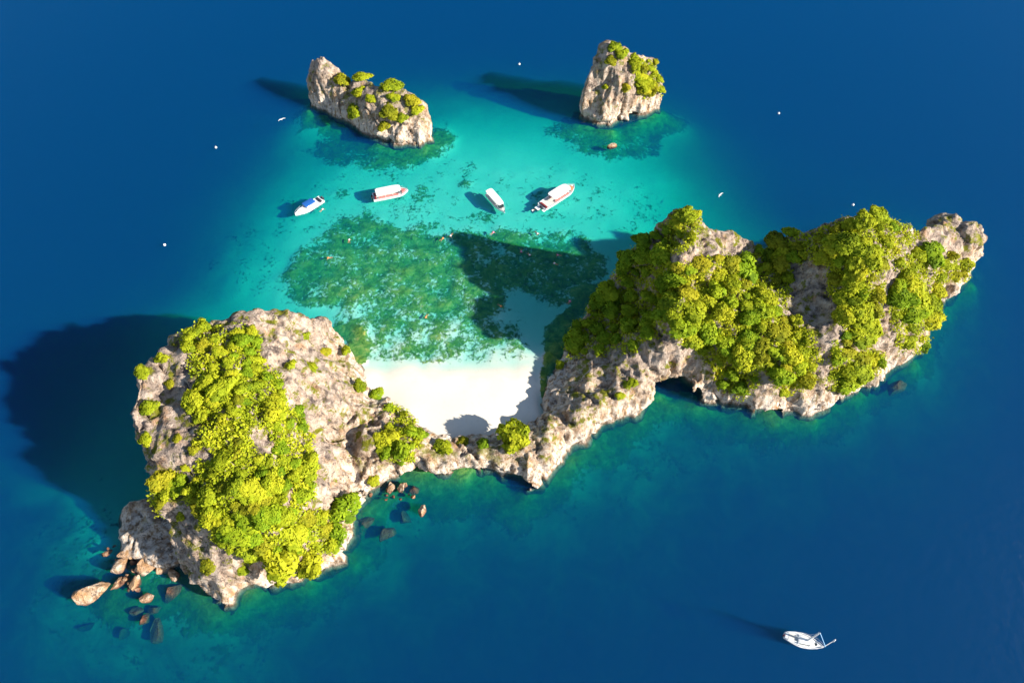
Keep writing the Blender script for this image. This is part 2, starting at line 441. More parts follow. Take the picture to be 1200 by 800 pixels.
# ------------------------------------------------------------------ rock: clay heightfields, remeshed and weathered
def clay(outline, inner, cell=0.7, voxel=0.5, floor=-12.0, drop=5.0, blobs=(), carves=(), seed=0, amp=1.0, below=2.5, grow=-0.5):
    """outline and inner: photo points (x, y, height). Returns vertices and faces of the weathered rock."""
    O = np.array([[*at(x, y, h)[:2], h] for x, y, h in outline])
    I = [[*at(x, y, h)[:2], h] for x, y, h in inner]
    rbf = RBF(list(map(list, O)) + I)
    lo, hi = O[:, :2].min(0) - 9, O[:, :2].max(0) + 9
    gx = np.arange(lo[0], hi[0], cell); gy = np.arange(lo[1], hi[1], cell)
    X = np.array(np.meshgrid(gx, gy)).reshape(2, -1).T
    X3 = np.c_[X, np.zeros(len(X))]
    sd = poly_sd(X + np.c_[noise(X3, 5, seed + 3), noise(X3, 5, seed + 4)] * 0.8 * amp, O[:, :2])
    h = rbf(X)
    h = np.where(sd > 0, np.minimum(h, 40) - sd * drop, np.maximum(h, 0.3))
    h = np.where(h < 0, h * below, h)
    h = np.maximum(h, floor + 0.6)
    nx, ny = len(gx), len(gy); N = nx * ny
    V = np.concatenate([np.c_[X, h], np.c_[X, np.full(N, floor)]])
    i = np.arange(N).reshape(ny, nx)
    q = np.c_[i[:-1, :-1].ravel(), i[:-1, 1:].ravel(), i[1:, 1:].ravel(), i[1:, :-1].ravel()]
    per = np.concatenate([i[0, :], i[1:, -1], i[-1, -2::-1], i[-2:0:-1, 0]])
    nxt = np.roll(per, -1)
    F = np.concatenate([q, q[:, ::-1] + N, np.c_[per, per + N, nxt + N, nxt]])
    me = mesh_np("clay", V, F, False)
    bm = bmesh.new(); bm.from_mesh(me)
    for (px, py, bh, rx, ry, rz, rot) in blobs:      # boulders fused to the rock: pixel, height of centre, radii, turn
        p = at(px, py, bh)
        mt = Matrix.Translation(p) @ Matrix.Rotation(R(rot), 4, 'Z') @ Matrix.Diagonal((rx, ry, rz, 1))
        bmesh.ops.create_icosphere(bm, subdivisions=3, radius=1.0, matrix=mt)
    bm.to_mesh(me); bm.free()
    tmp = bpy.data.objects.new("clay", me); col.objects.link(tmp)
    cutter = None
    if carves:                                        # sea caves and hollows
        cb = bmesh.new()
        for (px, py, bh, rx, ry, rz, rot) in carves:
            mt = Matrix.Translation(at(px, py, bh)) @ Matrix.Rotation(R(rot), 4, 'Z') @ Matrix.Diagonal((rx, ry, rz, 1))
            bmesh.ops.create_icosphere(cb, subdivisions=3, radius=1.0, matrix=mt)
        cm = bpy.data.meshes.new("cutter"); cb.to_mesh(cm); cb.free()
        cutter = bpy.data.objects.new("cutter", cm); col.objects.link(cutter)
        bo = tmp.modifiers.new("carve", 'BOOLEAN'); bo.operation = 'DIFFERENCE'; bo.object = cutter; bo.solver = 'EXACT'; bo.use_self = True
    md = tmp.modifiers.new("remesh", 'REMESH'); md.mode = 'VOXEL'; md.voxel_size = voxel
    dg = bpy.context.evaluated_depsgraph_get(); ev = tmp.evaluated_get(dg); m2 = ev.to_mesh()
    n = len(m2.vertices); V = np.empty(n * 3, np.float32); m2.vertices.foreach_get("co", V); V = V.reshape(-1, 3).astype(float)
    Nn = np.empty(n * 3, np.float32); m2.vertex_normals.foreach_get("vector", Nn); Nn = Nn.reshape(-1, 3).astype(float)
    m2.calc_loop_triangles() if False else None
    L = np.empty(len(m2.loops), np.int32); m2.loops.foreach_get("vertex_index", L)
    F = L.reshape(-1, 4).copy() if len(L) == 4 * len(m2.polygons) else None
    ev.to_mesh_clear(); bpy.data.objects.remove(tmp); bpy.data.meshes.remove(me)
    if cutter: bpy.data.objects.remove(cutter)
    steep = 1 - np.abs(Nn[:, 2])
    d = fbm(V, 11, 3, seed + 10) * 1.8 + ridged(V, (6, 6, 9), 2, seed + 20) * 1.3 - 0.6
    vx = V.copy(); vx[:, 0] = V[:, 0] * 0.8 + V[:, 1] * 0.6; vx[:, 1] = -V[:, 0] * 0.6 + V[:, 1] * 0.8
    d = d - sstep(0.72, 0.97, ridged(vx, (3.6, 12, 16), 2, seed + 90)) * 1.5                # fractures running one way
    d = d + ridged(V, (2.6, 2.6, 14), 3, seed + 30) * 1.35 * steep * sstep(-0.5, 4.5, V[:, 2])                       # fluting down the faces
    rough = sstep(-0.35, 0.35, noise(V, 9, seed + 70))
    d = d + (ridged(V, 2.0, 3, seed + 40) * 0.30 + fbm(V, 1.2, 2, seed + 50) * 0.22) * (0.35 + rough)
    strata = np.abs(((V[:, 2] + fbm(V, 14, 2, seed + 80) * 3) / 3.4) % 1 - 0.5) * 2
    d = d + grow - 0.55 * steep * sstep(0.75, 1.0, strata)                                # bedding cracks
    W = V + Nn * (d * amp * sstep(-9, 0, V[:, 2]))[:, None]
    # sea-level notch
    Hn = Nn.copy(); Hn[:, 2] = 0
    notch = np.exp(-((V[:, 2] - 0.9) / 1.3) ** 2)
    W = W - Hn * (notch * 1.3 * amp)[:, None]
    # sharpen the crest upward
    W[:, 2] += np.clip(Nn[:, 2], 0, 1) * np.maximum(0, ridged(V, 3.2, 2, seed + 60) - 0.35) * 1.4 * amp * sstep(1, 4, V[:, 2])
    keep = (W[F][:, :, 2].max(1) > floor + 1.6)
    return W, F[keep]

ISLAND = [(225,383,28),(255,372,27),(290,365,26),(322,364,24),(350,370,20),(378,376,13),(396,390,6),(412,405,2.5),(424,425,1),(436,448,1),
 (452,462,2.5),(480,484,4),(505,503,4),(530,508,3.5),(560,508,3),(590,505,2.5),(612,500,1.5),(628,480,1.5),(640,450,1.5),(650,425,2),(660,400,3),
 (672,380,5),(690,355,8),(710,330,13),(735,300,20),(760,275,26),(785,250,31),(800,245,33),(830,258,31),(860,268,28),(880,285,24),(890,297,20),
 (905,284,22),(940,274,27),(965,264,31),(985,254,33),(1020,252,31),(1050,251,28),(1075,263,22),(1095,270,16),(1115,258,13),(1140,267,10),(1152,292,7),
 (1144,322,1),(1130,345,0.5),(1106,362,0.5),(1092,395,0.5),(1072,424,0.5),(1040,443,0.5),(1010,458,0.5),(985,470,0.5),(955,490,0.5),(930,485,0.5),(908,496,0.5),(870,483,0.5),(840,473,0.5),
 (812,472,0.5),(796,458,0.5),(776,452,0.5),(762,464,0.5),(748,488,0.5),(720,497,0.5),(690,518,0.5),(662,531,0.5),(650,552,0.5),(634,569,0.5),(616,574,0.5),(602,562,0.5),(572,557,0.5),(545,560,0.5),
 (512,564,0.5),(480,562,0.5),(456,570,0.5),(440,584,0.5),(424,600,0.5),(420,625,0.5),(410,650,0.5),(388,670,0.5),(360,682,0.5),(330,690,0.5),(300,694,0.5),(282,702,0.5),(262,713,0.5),(242,700,0.5),
 (222,678,3),(205,655,9),(196,625,15),(188,600,20),(172,575,25),(172,545,28),(158,510,30),(153,467,31.5),(166,436,31.5),(208,392,30.5)]
INNER = [(200,430,31),(240,420,32),(200,490,30),(185,465,31),(240,480,31),(290,400,29),(290,450,31),(330,400,25),(340,450,23),(300,500,30),(260,540,29),(220,560,28),(350,500,21),
 (380,420,13),(400,440,9),(410,470,9),(380,470,15),(400,500,9),(360,540,21),(320,560,26),(280,600,25),(240,620,22),(230,650,15),(320,620,22),(270,660,15),(262,690,9),(290,675,11),(330,665,11),(370,640,11),(395,600,9),(370,590,17),(395,640,6),(405,620,6),(340,600,22),
 (375,520,15),(385,555,12),(412,548,3.5),(405,565,6),(390,540,13),(432,520,8),(450,500,8),(470,510,9),(440,545,7),(430,575,6),(415,590,7),(470,540,8),(455,555,5),(430,470,5),
 (500,535,6),(520,545,4.5),(540,530,6),(560,540,5.5),(590,535,6),(600,520,6),(615,545,7),(630,545,6),(640,525,8),(650,505,7.5),(655,480,6),(680,500,7.5),(700,480,8.5),(700,450,7),(720,470,8.5),(735,470,7),(745,445,10),(680,430,6),(720,420,10),(760,430,11),(768,440,11),(785,415,16),(700,400,9),
 (680,400,4),(700,370,7),(730,340,12),(720,390,7),(750,380,11),(760,320,19),(778,300,26),(798,300,32),(802,345,31),(800,385,25),(820,280,31),(850,290,27),(775,350,17),(820,330,26),(860,330,24),(800,400,17),(830,380,21),(790,430,13),(800,440,12),(820,440,14),(812,458,9),(780,440,11),(840,430,13),(840,460,6),
 (870,300,23),(880,350,23),(860,400,18),(890,420,16),(870,450,9),(880,470,5),(910,470,6),(915,440,13),(940,470,5),(950,440,12),(965,470,5),
 (910,310,20),(900,350,22),(930,330,22),(950,300,28),(985,280,33),(1000,300,32),(960,360,21),(940,400,18),(990,350,26),(980,400,19),(1000,440,10),(1000,455,5),(1035,425,9),(1040,435,4),(1030,320,29),(1050,280,28),(1060,320,24),(1040,370,20),(1070,350,18),(1060,400,11),(1085,380,8),(1070,412,6),(1080,300,19),(1095,290,16),(1100,320,13),(1120,285,12),(1140,290,10),(1130,320,8),(1120,340,5),(1095,350,9),(1100,345,4),(1020,400,15)]
IV, IF = clay(ISLAND, INNER, seed=100, blobs=[
 (180,622,0.3,10,9,4.6,20),(196,645,0.6,7,6,4,0),(158,612,-0.5,5,6,3.6,0),(433,517,6,3.6,5,4.5,10),(1128,282,8,5,5,6,0),(1110,270,9,4,4,5,0)],
 carves=[(790,459,1.5,7.0,5.0,5.5,-20),(774,455,1.0,4,5,4.5,0),(411,548,8.5,2.4,4.2,4.2,30),(394,507,11,4.5,1.3,3,15),(606,566,0,5,2.2,2.6,0),(500,566,0,6,2,2.4,0),(232,690,1,5,3,3.5,-40),(900,494,0.5,5,2.5,2.5,20)])
island = empty("rocky_island", (float(IV[:, 0].mean()), float(IV[:, 1].mean()), 0))
tag(island, "large limestone island, two wooded headlands joined by a low ridge behind the white beach", "island")
IL = IV - np.array(island.location)
fc = IV[IF].mean(1)
sx0, sx1 = at(445, 520, 5)[0], at(745, 440, 8)[0]
for nm, msk in (("headland", fc[:, 0] < sx0), ("rock_ridge", (fc[:, 0] >= sx0) & (fc[:, 0] <= sx1)), ("headland", fc[:, 0] > sx1)):
    link(nm, submesh(nm, IL, IF[msk]), M_ROCK, island)

LSTACK = [(365,70,15),(386,69,15),(398,86,11.5),(412,92,11),(425,92,12),(440,100,12.5),(455,98,12.5),(475,104,12),(492,115,11),(502,132,8),(507,155,3),(500,168,0.5),(480,171,0.5),(455,166,0.5),(432,158,0.5),(416,150,0.5),(400,140,0.5),(380,131,0.5),(362,122,1),(362,95,8)]
LIN = [(374,78,14.5),(384,80,14),(370,95,10),(388,92,10.5),(372,108,6),(400,105,9),(400,125,5),(430,110,11),(450,115,11.5),(470,120,11),(430,135,6.5),(455,145,6),(480,135,8.5),(490,155,4.5),(470,160,3.5),(440,152,3.5)]
RSTACK = [(713,48,23),(722,54,22.5),(738,60,20.5),(752,68,18.5),(764,65,18),(768,78,15.5),(776,92,11.5),(777,112,5),(777,124,1),(765,131,0.5),(745,135,0.5),(725,138,0.5),(718,148,0.5),(700,147,0.5),(688,138,1),(684,122,6),(683,108,10),(690,85,16),(700,65,20)]
RIN = [(715,68,21),(730,75,19.5),(750,80,17),(745,95,14),(765,98,11),(712,95,14),(728,95,15.5),(735,112,10),(760,115,6.5),(700,105,11),(712,118,9),(705,130,5.5),(730,126,5.5),(760,124,3.5),(740,128,4)]

def stack(name, outl, inn, label, seed, carves):
    V, F = clay(outl, inn, cell=0.55, voxel=0.42, seed=seed, amp=0.75, drop=9.0, grow=0.25, carves=carves)
    c = V.mean(0); c[2] = 0
    o = link(name, submesh(name, V - c, F), M_STACK)
    o.location = c
    tag(o, label, "sea stack")
    return V, F
SV1, SF1 = stack("sea_stack", LSTACK, LIN, "long pale sea stack with a horn-like pillar at one end, beyond the moored boats", 200, [(445,166,0.3,9,2,2.2,-20)])
SV2, SF2 = stack("sea_stack", RSTACK, RIN, "tall blocky sea stack with yellow grass on its shoulder and an orange undercut foot", 300, [(742,135,0.2,8,1.3,1.7,0),(702,149,0.3,3,1.6,2.0,0)])

# ------------------------------------------------------------------ boulders round the foot of the island
def boulder_mesh(seed, cuts=15):
    r = np.random.default_rng(seed)
    bm = bmesh.new(); bmesh.ops.create_icosphere(bm, subdivisions=4, radius=1.0)
    V = np.array([v.co for v in bm.verts])
    for _ in range(cuts):                                   # split faces: flat cuts, as broken limestone has
        n = r.normal(size=3); n /= np.linalg.norm(n); d = r.uniform(0.36, 0.66)
        over = np.maximum(0, V @ n - d); V = V - over[:, None] * n * 0.94
    nl = V / np.linalg.norm(V, axis=1)[:, None]
    V = V + nl * (fbm(V + seed, 1.1, 2, seed) * 0.12 + ridged(V + seed, 0.35, 2, seed + 1) * 0.03)[:, None]
    for v, c in zip(bm.verts, V): v.co = c
    me = bpy.data.meshes.new("boulder"); bm.to_mesh(me); bm.free()
    me.polygons.foreach_set("use_smooth", np.ones(len(me.polygons), bool))
    me.set_sharp_from_angle(angle=R(16))
    return me
LOWC = "boulders in the sea off the left headland"; MIDC = "boulders in the sea below the rock ridge"
# pixel of the centre, height of the centre, half sizes, turn about z, tilt, label
ROCKS = [
 (112,690,0.5, 4.6,2.5,1.9, 38, 8, "largest pale slab boulder at the outer tip of the tumbled rocks off the left headland", LOWC),
 (141,664,0.8, 2.7,1.7,1.8, 58, -8, "pale block boulder directly inland of the largest slab, split from it by a dark gap", LOWC),
 (137,685,0.0, 1.6,1.2,1.0, 60, 5, "small ochre boulder in the gap behind the largest pale slab", LOWC),
 (149,649,0.9, 2.2,1.8,1.7, 20, 12, "broken tan boulder against the grey shaded foot of the left headland", LOWC),
 (170,664,0.9, 2.9,1.7,1.7, 42, 10, "tan wedge boulder next to the grey shaded foot, with a dark crack along it", LOWC),
 (158,682,0.3, 1.3,2.1,1.3, -10, 4, "narrow orange boulder standing upright in the water below the tan wedge", LOWC),
 (174,700,0.1, 1.7,1.2,0.9, -20, 10, "low orange boulder alone in the water in front of the tumbled rocks", LOWC),
 (203,673,0.2, 2.0,1.4,1.2, -30, 0, "reddish boulder under the headland's pale cliff, closest to the cliff shadow", LOWC),
 (189,667,0.4, 1.5,1.1,1.0, -20, 0, "small rust boulder between the grey shaded foot and the pale cliff", LOWC),
 (124,649,-0.1, 1.2,0.9,0.7, 30, 0, "little brown rock breaking the surface beside the headland's dark shadow", LOWC),
 (202,694,-1.3, 2.2,1.7,1.1, 60, 0, "drowned reddish boulder seen through the water under the pale cliff", LOWC),
 (185,741,-1.7, 1.9,3.4,1.2, 4, 0, "long purplish drowned boulder, the lowest of the tumbled rocks", LOWC),
 (169,726,-1.1, 1.1,1.9,0.9, -12, 0, "narrow drowned brown boulder just above the long purplish one", LOWC),
 (159,717,-1.4, 1.6,1.3,0.9, 0, 0, "drowned dark red boulder left of the narrow drowned brown one", LOWC),
 (180,715,-1.5, 1.8,1.2,0.9, 0, 0, "drowned boulder directly below the lone low orange one", LOWC),
 (103,734,-4.2, 2.2,1.8,1.0, 0, 0, "pale round drowned boulder deep below the largest slab", LOWC),
 (147,742,-3.4, 1.6,1.6,1.0, 0, 0, "dim round drowned boulder left of the long purplish one", LOWC),
 (470,572,0.5, 1.2,2.1,1.5, -14, 6, "upright tan boulder leaning on the foot of the rock ridge", MIDC),
 (459,573,0.3, 0.9,1.6,1.0, -28, 0, "small pinkish boulder tucked beside the upright tan one", MIDC),
 (485,575,-0.9, 1.8,1.4,0.9, 0, 0, "drowned brown boulder on the seaward side of the upright tan one", MIDC),
 (495,598,0.0, 1.3,2.3,1.1, -6, 0, "reddish boulder just breaking the surface alone below the ridge", MIDC),
 (453,625,-1.6, 2.5,2.0,1.2, 20, 0, "broad drowned red boulder farthest out below the ridge", MIDC),
 (474,607,-2.2, 1.9,1.7,1.0, 0, 0, "drowned grey boulder between the two reddish ones", MIDC),
 (431,612,-1.3, 1.6,1.5,0.9, 0, 0, "drowned brown boulder below the bushy tree overhanging the sea", MIDC),
 (717,171,0.3, 2.1,1.0,1.0, 12, 6, "small pinkish rock awash in front of the tall sea stack", None),
 (1052,455,-1.6, 4.2,1.8,1.2, 25, 0, "dark drowned reef boulder off the right headland's white undercut cliff", None),
]
for i, (px, py, h, rx, ry, rz, rot, tilt, lab, grp) in enumerate(ROCKS):
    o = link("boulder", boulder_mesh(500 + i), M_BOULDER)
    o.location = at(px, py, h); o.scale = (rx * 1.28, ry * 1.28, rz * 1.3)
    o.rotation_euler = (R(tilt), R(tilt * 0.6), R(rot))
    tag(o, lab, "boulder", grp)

RUB = [boulder_mesh(700 + i, 18) for i in range(5)]
for i in range(34):                                        # broken rubble between the big blocks
    a_, b_ = ((150, 668), (26, 22)) if i < 24 else ((470, 578), (20, 8))
    px, py = rng.normal(0, 0.75, 2) * b_ + a_
    r = rng.uniform(0.45, 1.1)
    o = link("rock", RUB[i % 5]); o.location = at(px, py, rng.uniform(-0.5, 0.25))
    if not o.data.materials: o.data.materials.append(M_BOULDER)
    o.scale = (r * rng.uniform(.8, 1.5), r, r * rng.uniform(.7, 1.1)); o.rotation_euler = tuple(rng.uniform(0, 6.28, 3))
    low = i < 24
    tag(o, "small broken rock among the tumbled boulders at the left headland's foot" if low else "small broken rock at the sea's edge under the rock ridge",
        "rock", "rubble at the left headland's foot" if low else "rubble under the rock ridge")

# ------------------------------------------------------------------ trees and scrub
def leaf_material(name, c_dark, c_mid, c_light):
    k = NT(name)
    inf = k.add("ShaderNodeObjectInfo"); geo = k.add("ShaderNodeNewGeometry")
    tone = k.add("ShaderNodeAttribute", attribute_name="tone").outputs["Fac"]
    n = k.noise(0.12, 3, 0.5, geo.outputs["Position"])
    f = k.math('ADD', k.math('MULTIPLY', inf.outputs["Random"], 0.30), k.math('ADD', k.math('MULTIPLY', tone, 0.42), k.math('MULTIPLY', k.math('SUBTRACT', n, 0.3), 0.7)))
    c = k.ramp(f, [(0.12, c_dark), (0.48, c_mid), (0.85, c_light)])
    k.ln(c, k.p.inputs["Base Color"])
    k.p.inputs["Roughness"].default_value = 0.75
    k.p.inputs["Specular IOR Level"].default_value = 0.15
    tl = k.add("ShaderNodeBsdfTranslucent"); k.ln(c, tl.inputs["Color"])
    mx = k.add("ShaderNodeMixShader"); mx.inputs[0].default_value = 0.35
    k.ln(k.p.outputs[0], mx.inputs[1]); k.ln(tl.outputs[0], mx.inputs[2]); k.ln(mx.outputs[0], k.out.inputs["Surface"])
    return k.m
M_LEAF = {
 "yellow": leaf_material("yellow green leaves", (0.13, 0.20, 0.010), (0.34, 0.40, 0.014), (0.53, 0.51, 0.022)),
 "green": leaf_material("bright green leaves", (0.08, 0.15, 0.008), (0.23, 0.35, 0.012), (0.42, 0.48, 0.018)),
 "olive": leaf_material("olive gold leaves", (0.13, 0.17, 0.010), (0.33, 0.33, 0.015), (0.50, 0.44, 0.022)),
}
def bark_material():
    k = NT("bark"); geo = k.add("ShaderNodeNewGeometry")
    k.ln(k.ramp(k.noise(6, 4, 0.6, geo.outputs["Position"]), [(0.3, (0.05, 0.035, 0.02)), (0.7, (0.16, 0.12, 0.085))]), k.p.inputs["Base Color"])
    k.p.inputs["Roughness"].default_value = 0.9
    return k.m
M_BARK = bark_material()

def leaf_quads(C, Nrm, size, r):
    """irregular leaf sprays: one bent four-cornered face per centre; returns verts, faces, normals per vertex"""
    n = len(C)
    a = np.cross(Nrm, r.normal(size=(n, 3))); a /= np.linalg.norm(a, axis=1)[:, None] + 1e-9
    b = np.cross(Nrm, a); b /= np.linalg.norm(b, axis=1)[:, None] + 1e-9
    s = (size * r.uniform(0.6, 1.25, n))[:, None] if np.ndim(size) == 0 else (size * r.uniform(0.6, 1.25, n))[:, None]
    w = s * r.uniform(0.45, 0.8, (n, 1))
    droop = Nrm * s * 0.25
    V = np.stack([C - a * s - droop, C + b * w * r.uniform(.7, 1.2, (n, 1)), C + a * s - droop, C - b * w * r.uniform(.7, 1.2, (n, 1))], 1).reshape(-1, 3)
    return V, np.arange(4 * n).reshape(n, 4)

def finish_leaves(name, V, F, VN, tone):
    VN = VN / (np.linalg.norm(VN, axis=1)[:, None] + 1e-9)
    G = np.cross(V[F[:, 1]] - V[F[:, 0]], V[F[:, 2]] - V[F[:, 0]])
    back = (G * VN[F[:, 0]]).sum(1) < 0
    F = F.copy(); F[back] = F[back][:, ::-1]
    me = bpy.data.meshes.new(name)
    me.from_pydata(V.tolist(), [], F.tolist()); me.update()
    me.polygons.foreach_set("use_smooth", np.ones(len(F), bool))
    attr(me, "tone", tone)
    me.normals_split_custom_set_from_vertices(VN.tolist())
    return me

def crown_mesh(seed, lobes, flat=0.8, n=900, leaf=0.14):
    r = np.random.default_rng(seed)
    L = [(np.array([0, 0, 0.0]), 0.62)]
    for i in range(lobes):
        a = i / lobes * 6.283 + r.uniform(-.5, .5); e = r.uniform(0.25, 0.62)
        L.append((np.array([math.cos(a) * e, math.sin(a) * e, r.uniform(-0.25, 0.42)]), r.uniform(0.26, 0.46)))
    area = np.array([q[1] ** 2 for q in L]); cnt = (n * area / area.sum()).astype(int) + 6
    C, N, T = [], [], []
    for (c, rad), m in zip(L, cnt):
        d = r.normal(size=(m, 3)); d[:, 2] = np.abs(d[:, 2]) * 1.0 - 0.35 * (r.random(m) < 0.4); d /= np.linalg.norm(d, axis=1)[:, None]
        rr = rad * (1 - 0.35 * r.random(m) ** 2.0) * (1 + 0.22 * noise(d * 1.0 + seed + c, 0.45, seed)[:])
        C.append(c + d * rr[:, None]); N.append(d); T.append(np.full(m, r.uniform(-0.1, 0.7)) + r.uniform(0, 0.4, m))
    C, N, T = np.concatenate(C), np.concatenate(N), np.concatenate(T)
    inside = np.zeros(len(C), bool)
    for c, rad in L: inside |= np.linalg.norm(C - c, axis=1) < rad * 0.62
    C, N, T = C[~inside], N[~inside], T[~inside]
    C[:, 2] *= flat
    J = N + r.normal(size=N.shape) * 0.55; J /= np.linalg.norm(J, axis=1)[:, None]
    V, F = leaf_quads(C, J, leaf, r)
    VN = np.repeat(N * 0.5 + J * 0.5 + np.array([0, 0, 0.35]), 4, 0)
    return finish_leaves("crown", V, F, VN, np.repeat(T, 4))

def trunk_mesh(seed):
    """tapered leaning trunk with limbs reaching into the crown; unit height"""
    r = np.random.default_rng(seed); bm = bmesh.new()
    def tube(P, rad):
        prev = None
        for j, (p, q) in enumerate(zip(P, rad)):
            ring = [bm.verts.new((p[0] + math.cos(t) * q, p[1] + math.sin(t) * q, p[2])) for t in np.linspace(0, 6.283, 7)[:-1]]
            if prev:
                for i in range(6): bm.faces.new((prev[i], prev[(i + 1) % 6], ring[(i + 1) % 6], ring[i]))
            prev = ring
        bm.faces.new(prev)
    lean = r.uniform(-.12, .12, 2)
    tube([(lean[0] * t, lean[1] * t, t - 0.35) for t in (0, .35, .7, 1.1)], (0.085, 0.065, 0.055, 0.03))
    for i in range(4):
        a = i * 1.57 + r.uniform(-.4, .4); z = r.uniform(0.15, 0.4); e = r.uniform(.35, .55)
        tube([(lean[0] * z, lean[1] * z, z), (math.cos(a) * e * .5, math.sin(a) * e * .5, z + .22), (math.cos(a) * e, math.sin(a) * e, z + .38)], (0.045, 0.03, 0.012))
    me = bpy.data.meshes.new("trunk"); bm.to_mesh(me); bm.free(); me.materials.append(M_BARK)
    return me
CROWNS = {}
for tone in M_LEAF:
    CROWNS[tone] = []
    for i in range(5):
        me = crown_mesh(900 + i, 5 + i, flat=0.60 + 0.06 * i, n=1250 + 80 * i)
        me.materials.append(M_LEAF[tone]); CROWNS[tone].append(me)
TRUNKS = [trunk_mesh(40 + i) for i in range(4)]

allV = np.concatenate([IV, SV1, SV2]); allF = np.concatenate([IF, SF1 + len(IV), SF2 + len(IV) + len(SV1)])
bvh = BVHTree.FromPolygons(allV.tolist(), allF.tolist())

def hit(px, py):
    v = ray(px, py)
    p, n, _, _ = bvh.ray_cast(Vector(CAM), Vector(v))
    if p is None or p.z < 0.8: return None
    return np.array(p), np.array(n)

def depth_scale(p):
    return float((p - CAM) @ _fw) / FPX

def plant(px, py, rpx, tone, label, group, cat="tree", h=None):
    q = hit(px, py)
    if q is None: return False
    p, n = q
    rad = rpx * depth_scale(p)
    nm = "tree" if rad > 1.3 else "shrub"
    t = empty(nm, p - np.array([0, 0, rad * 0.12]) + n * rad * 0.12, rng.uniform(0, 6.28))
    tag(t, label.replace("tree", nm) if nm == "shrub" else label, nm, group)
    cr = link("crown", CROWNS[tone][rng.integers(5)], None, t)
    k = rad * 1.12
    cr.scale = (k * rng.uniform(.78, 1.32), k * rng.uniform(.78, 1.32), k * rng.uniform(.75, 1.1))
    nn = (Vector(n) * 0.6 + Vector((0, 0, 1))).normalized()
    cr.rotation_euler = (Matrix.Rotation(-t.rotation_euler.z, 3, 'Z') @ nn).to_track_quat('Z', 'Y').to_euler()
    cr.location = (0, 0, rad * (0.55 if rpx > 12 or group else 0.30))
    tr = link("trunk", TRUNKS[rng.integers(4)], None, t)
    tr.scale = (rad * 0.95, rad * 0.95, rad * 0.95); tr.location = (0, 0, -rad * 0.1)
    return True

def in_poly(x, y, poly):
    return poly_sd(np.array([[x, y]], float), poly)[0] < 0

def poisson(poly, gap, holes=()):
    P = np.array(poly, float); lo, hi = P.min(0), P.max(0); out = []
    cand = rng.uniform(lo, hi, (int((hi - lo).prod() / gap ** 2 * 14) + 40, 2))
    ok = poly_sd(cand, poly) < 0
    for hl in holes: ok &= poly_sd(cand, hl) > 0
    for c in cand[ok]:
        if all((c[0] - o[0]) ** 2 + (c[1] - o[1]) ** 2 > gap * gap for o in out): out.append(c)
    return out

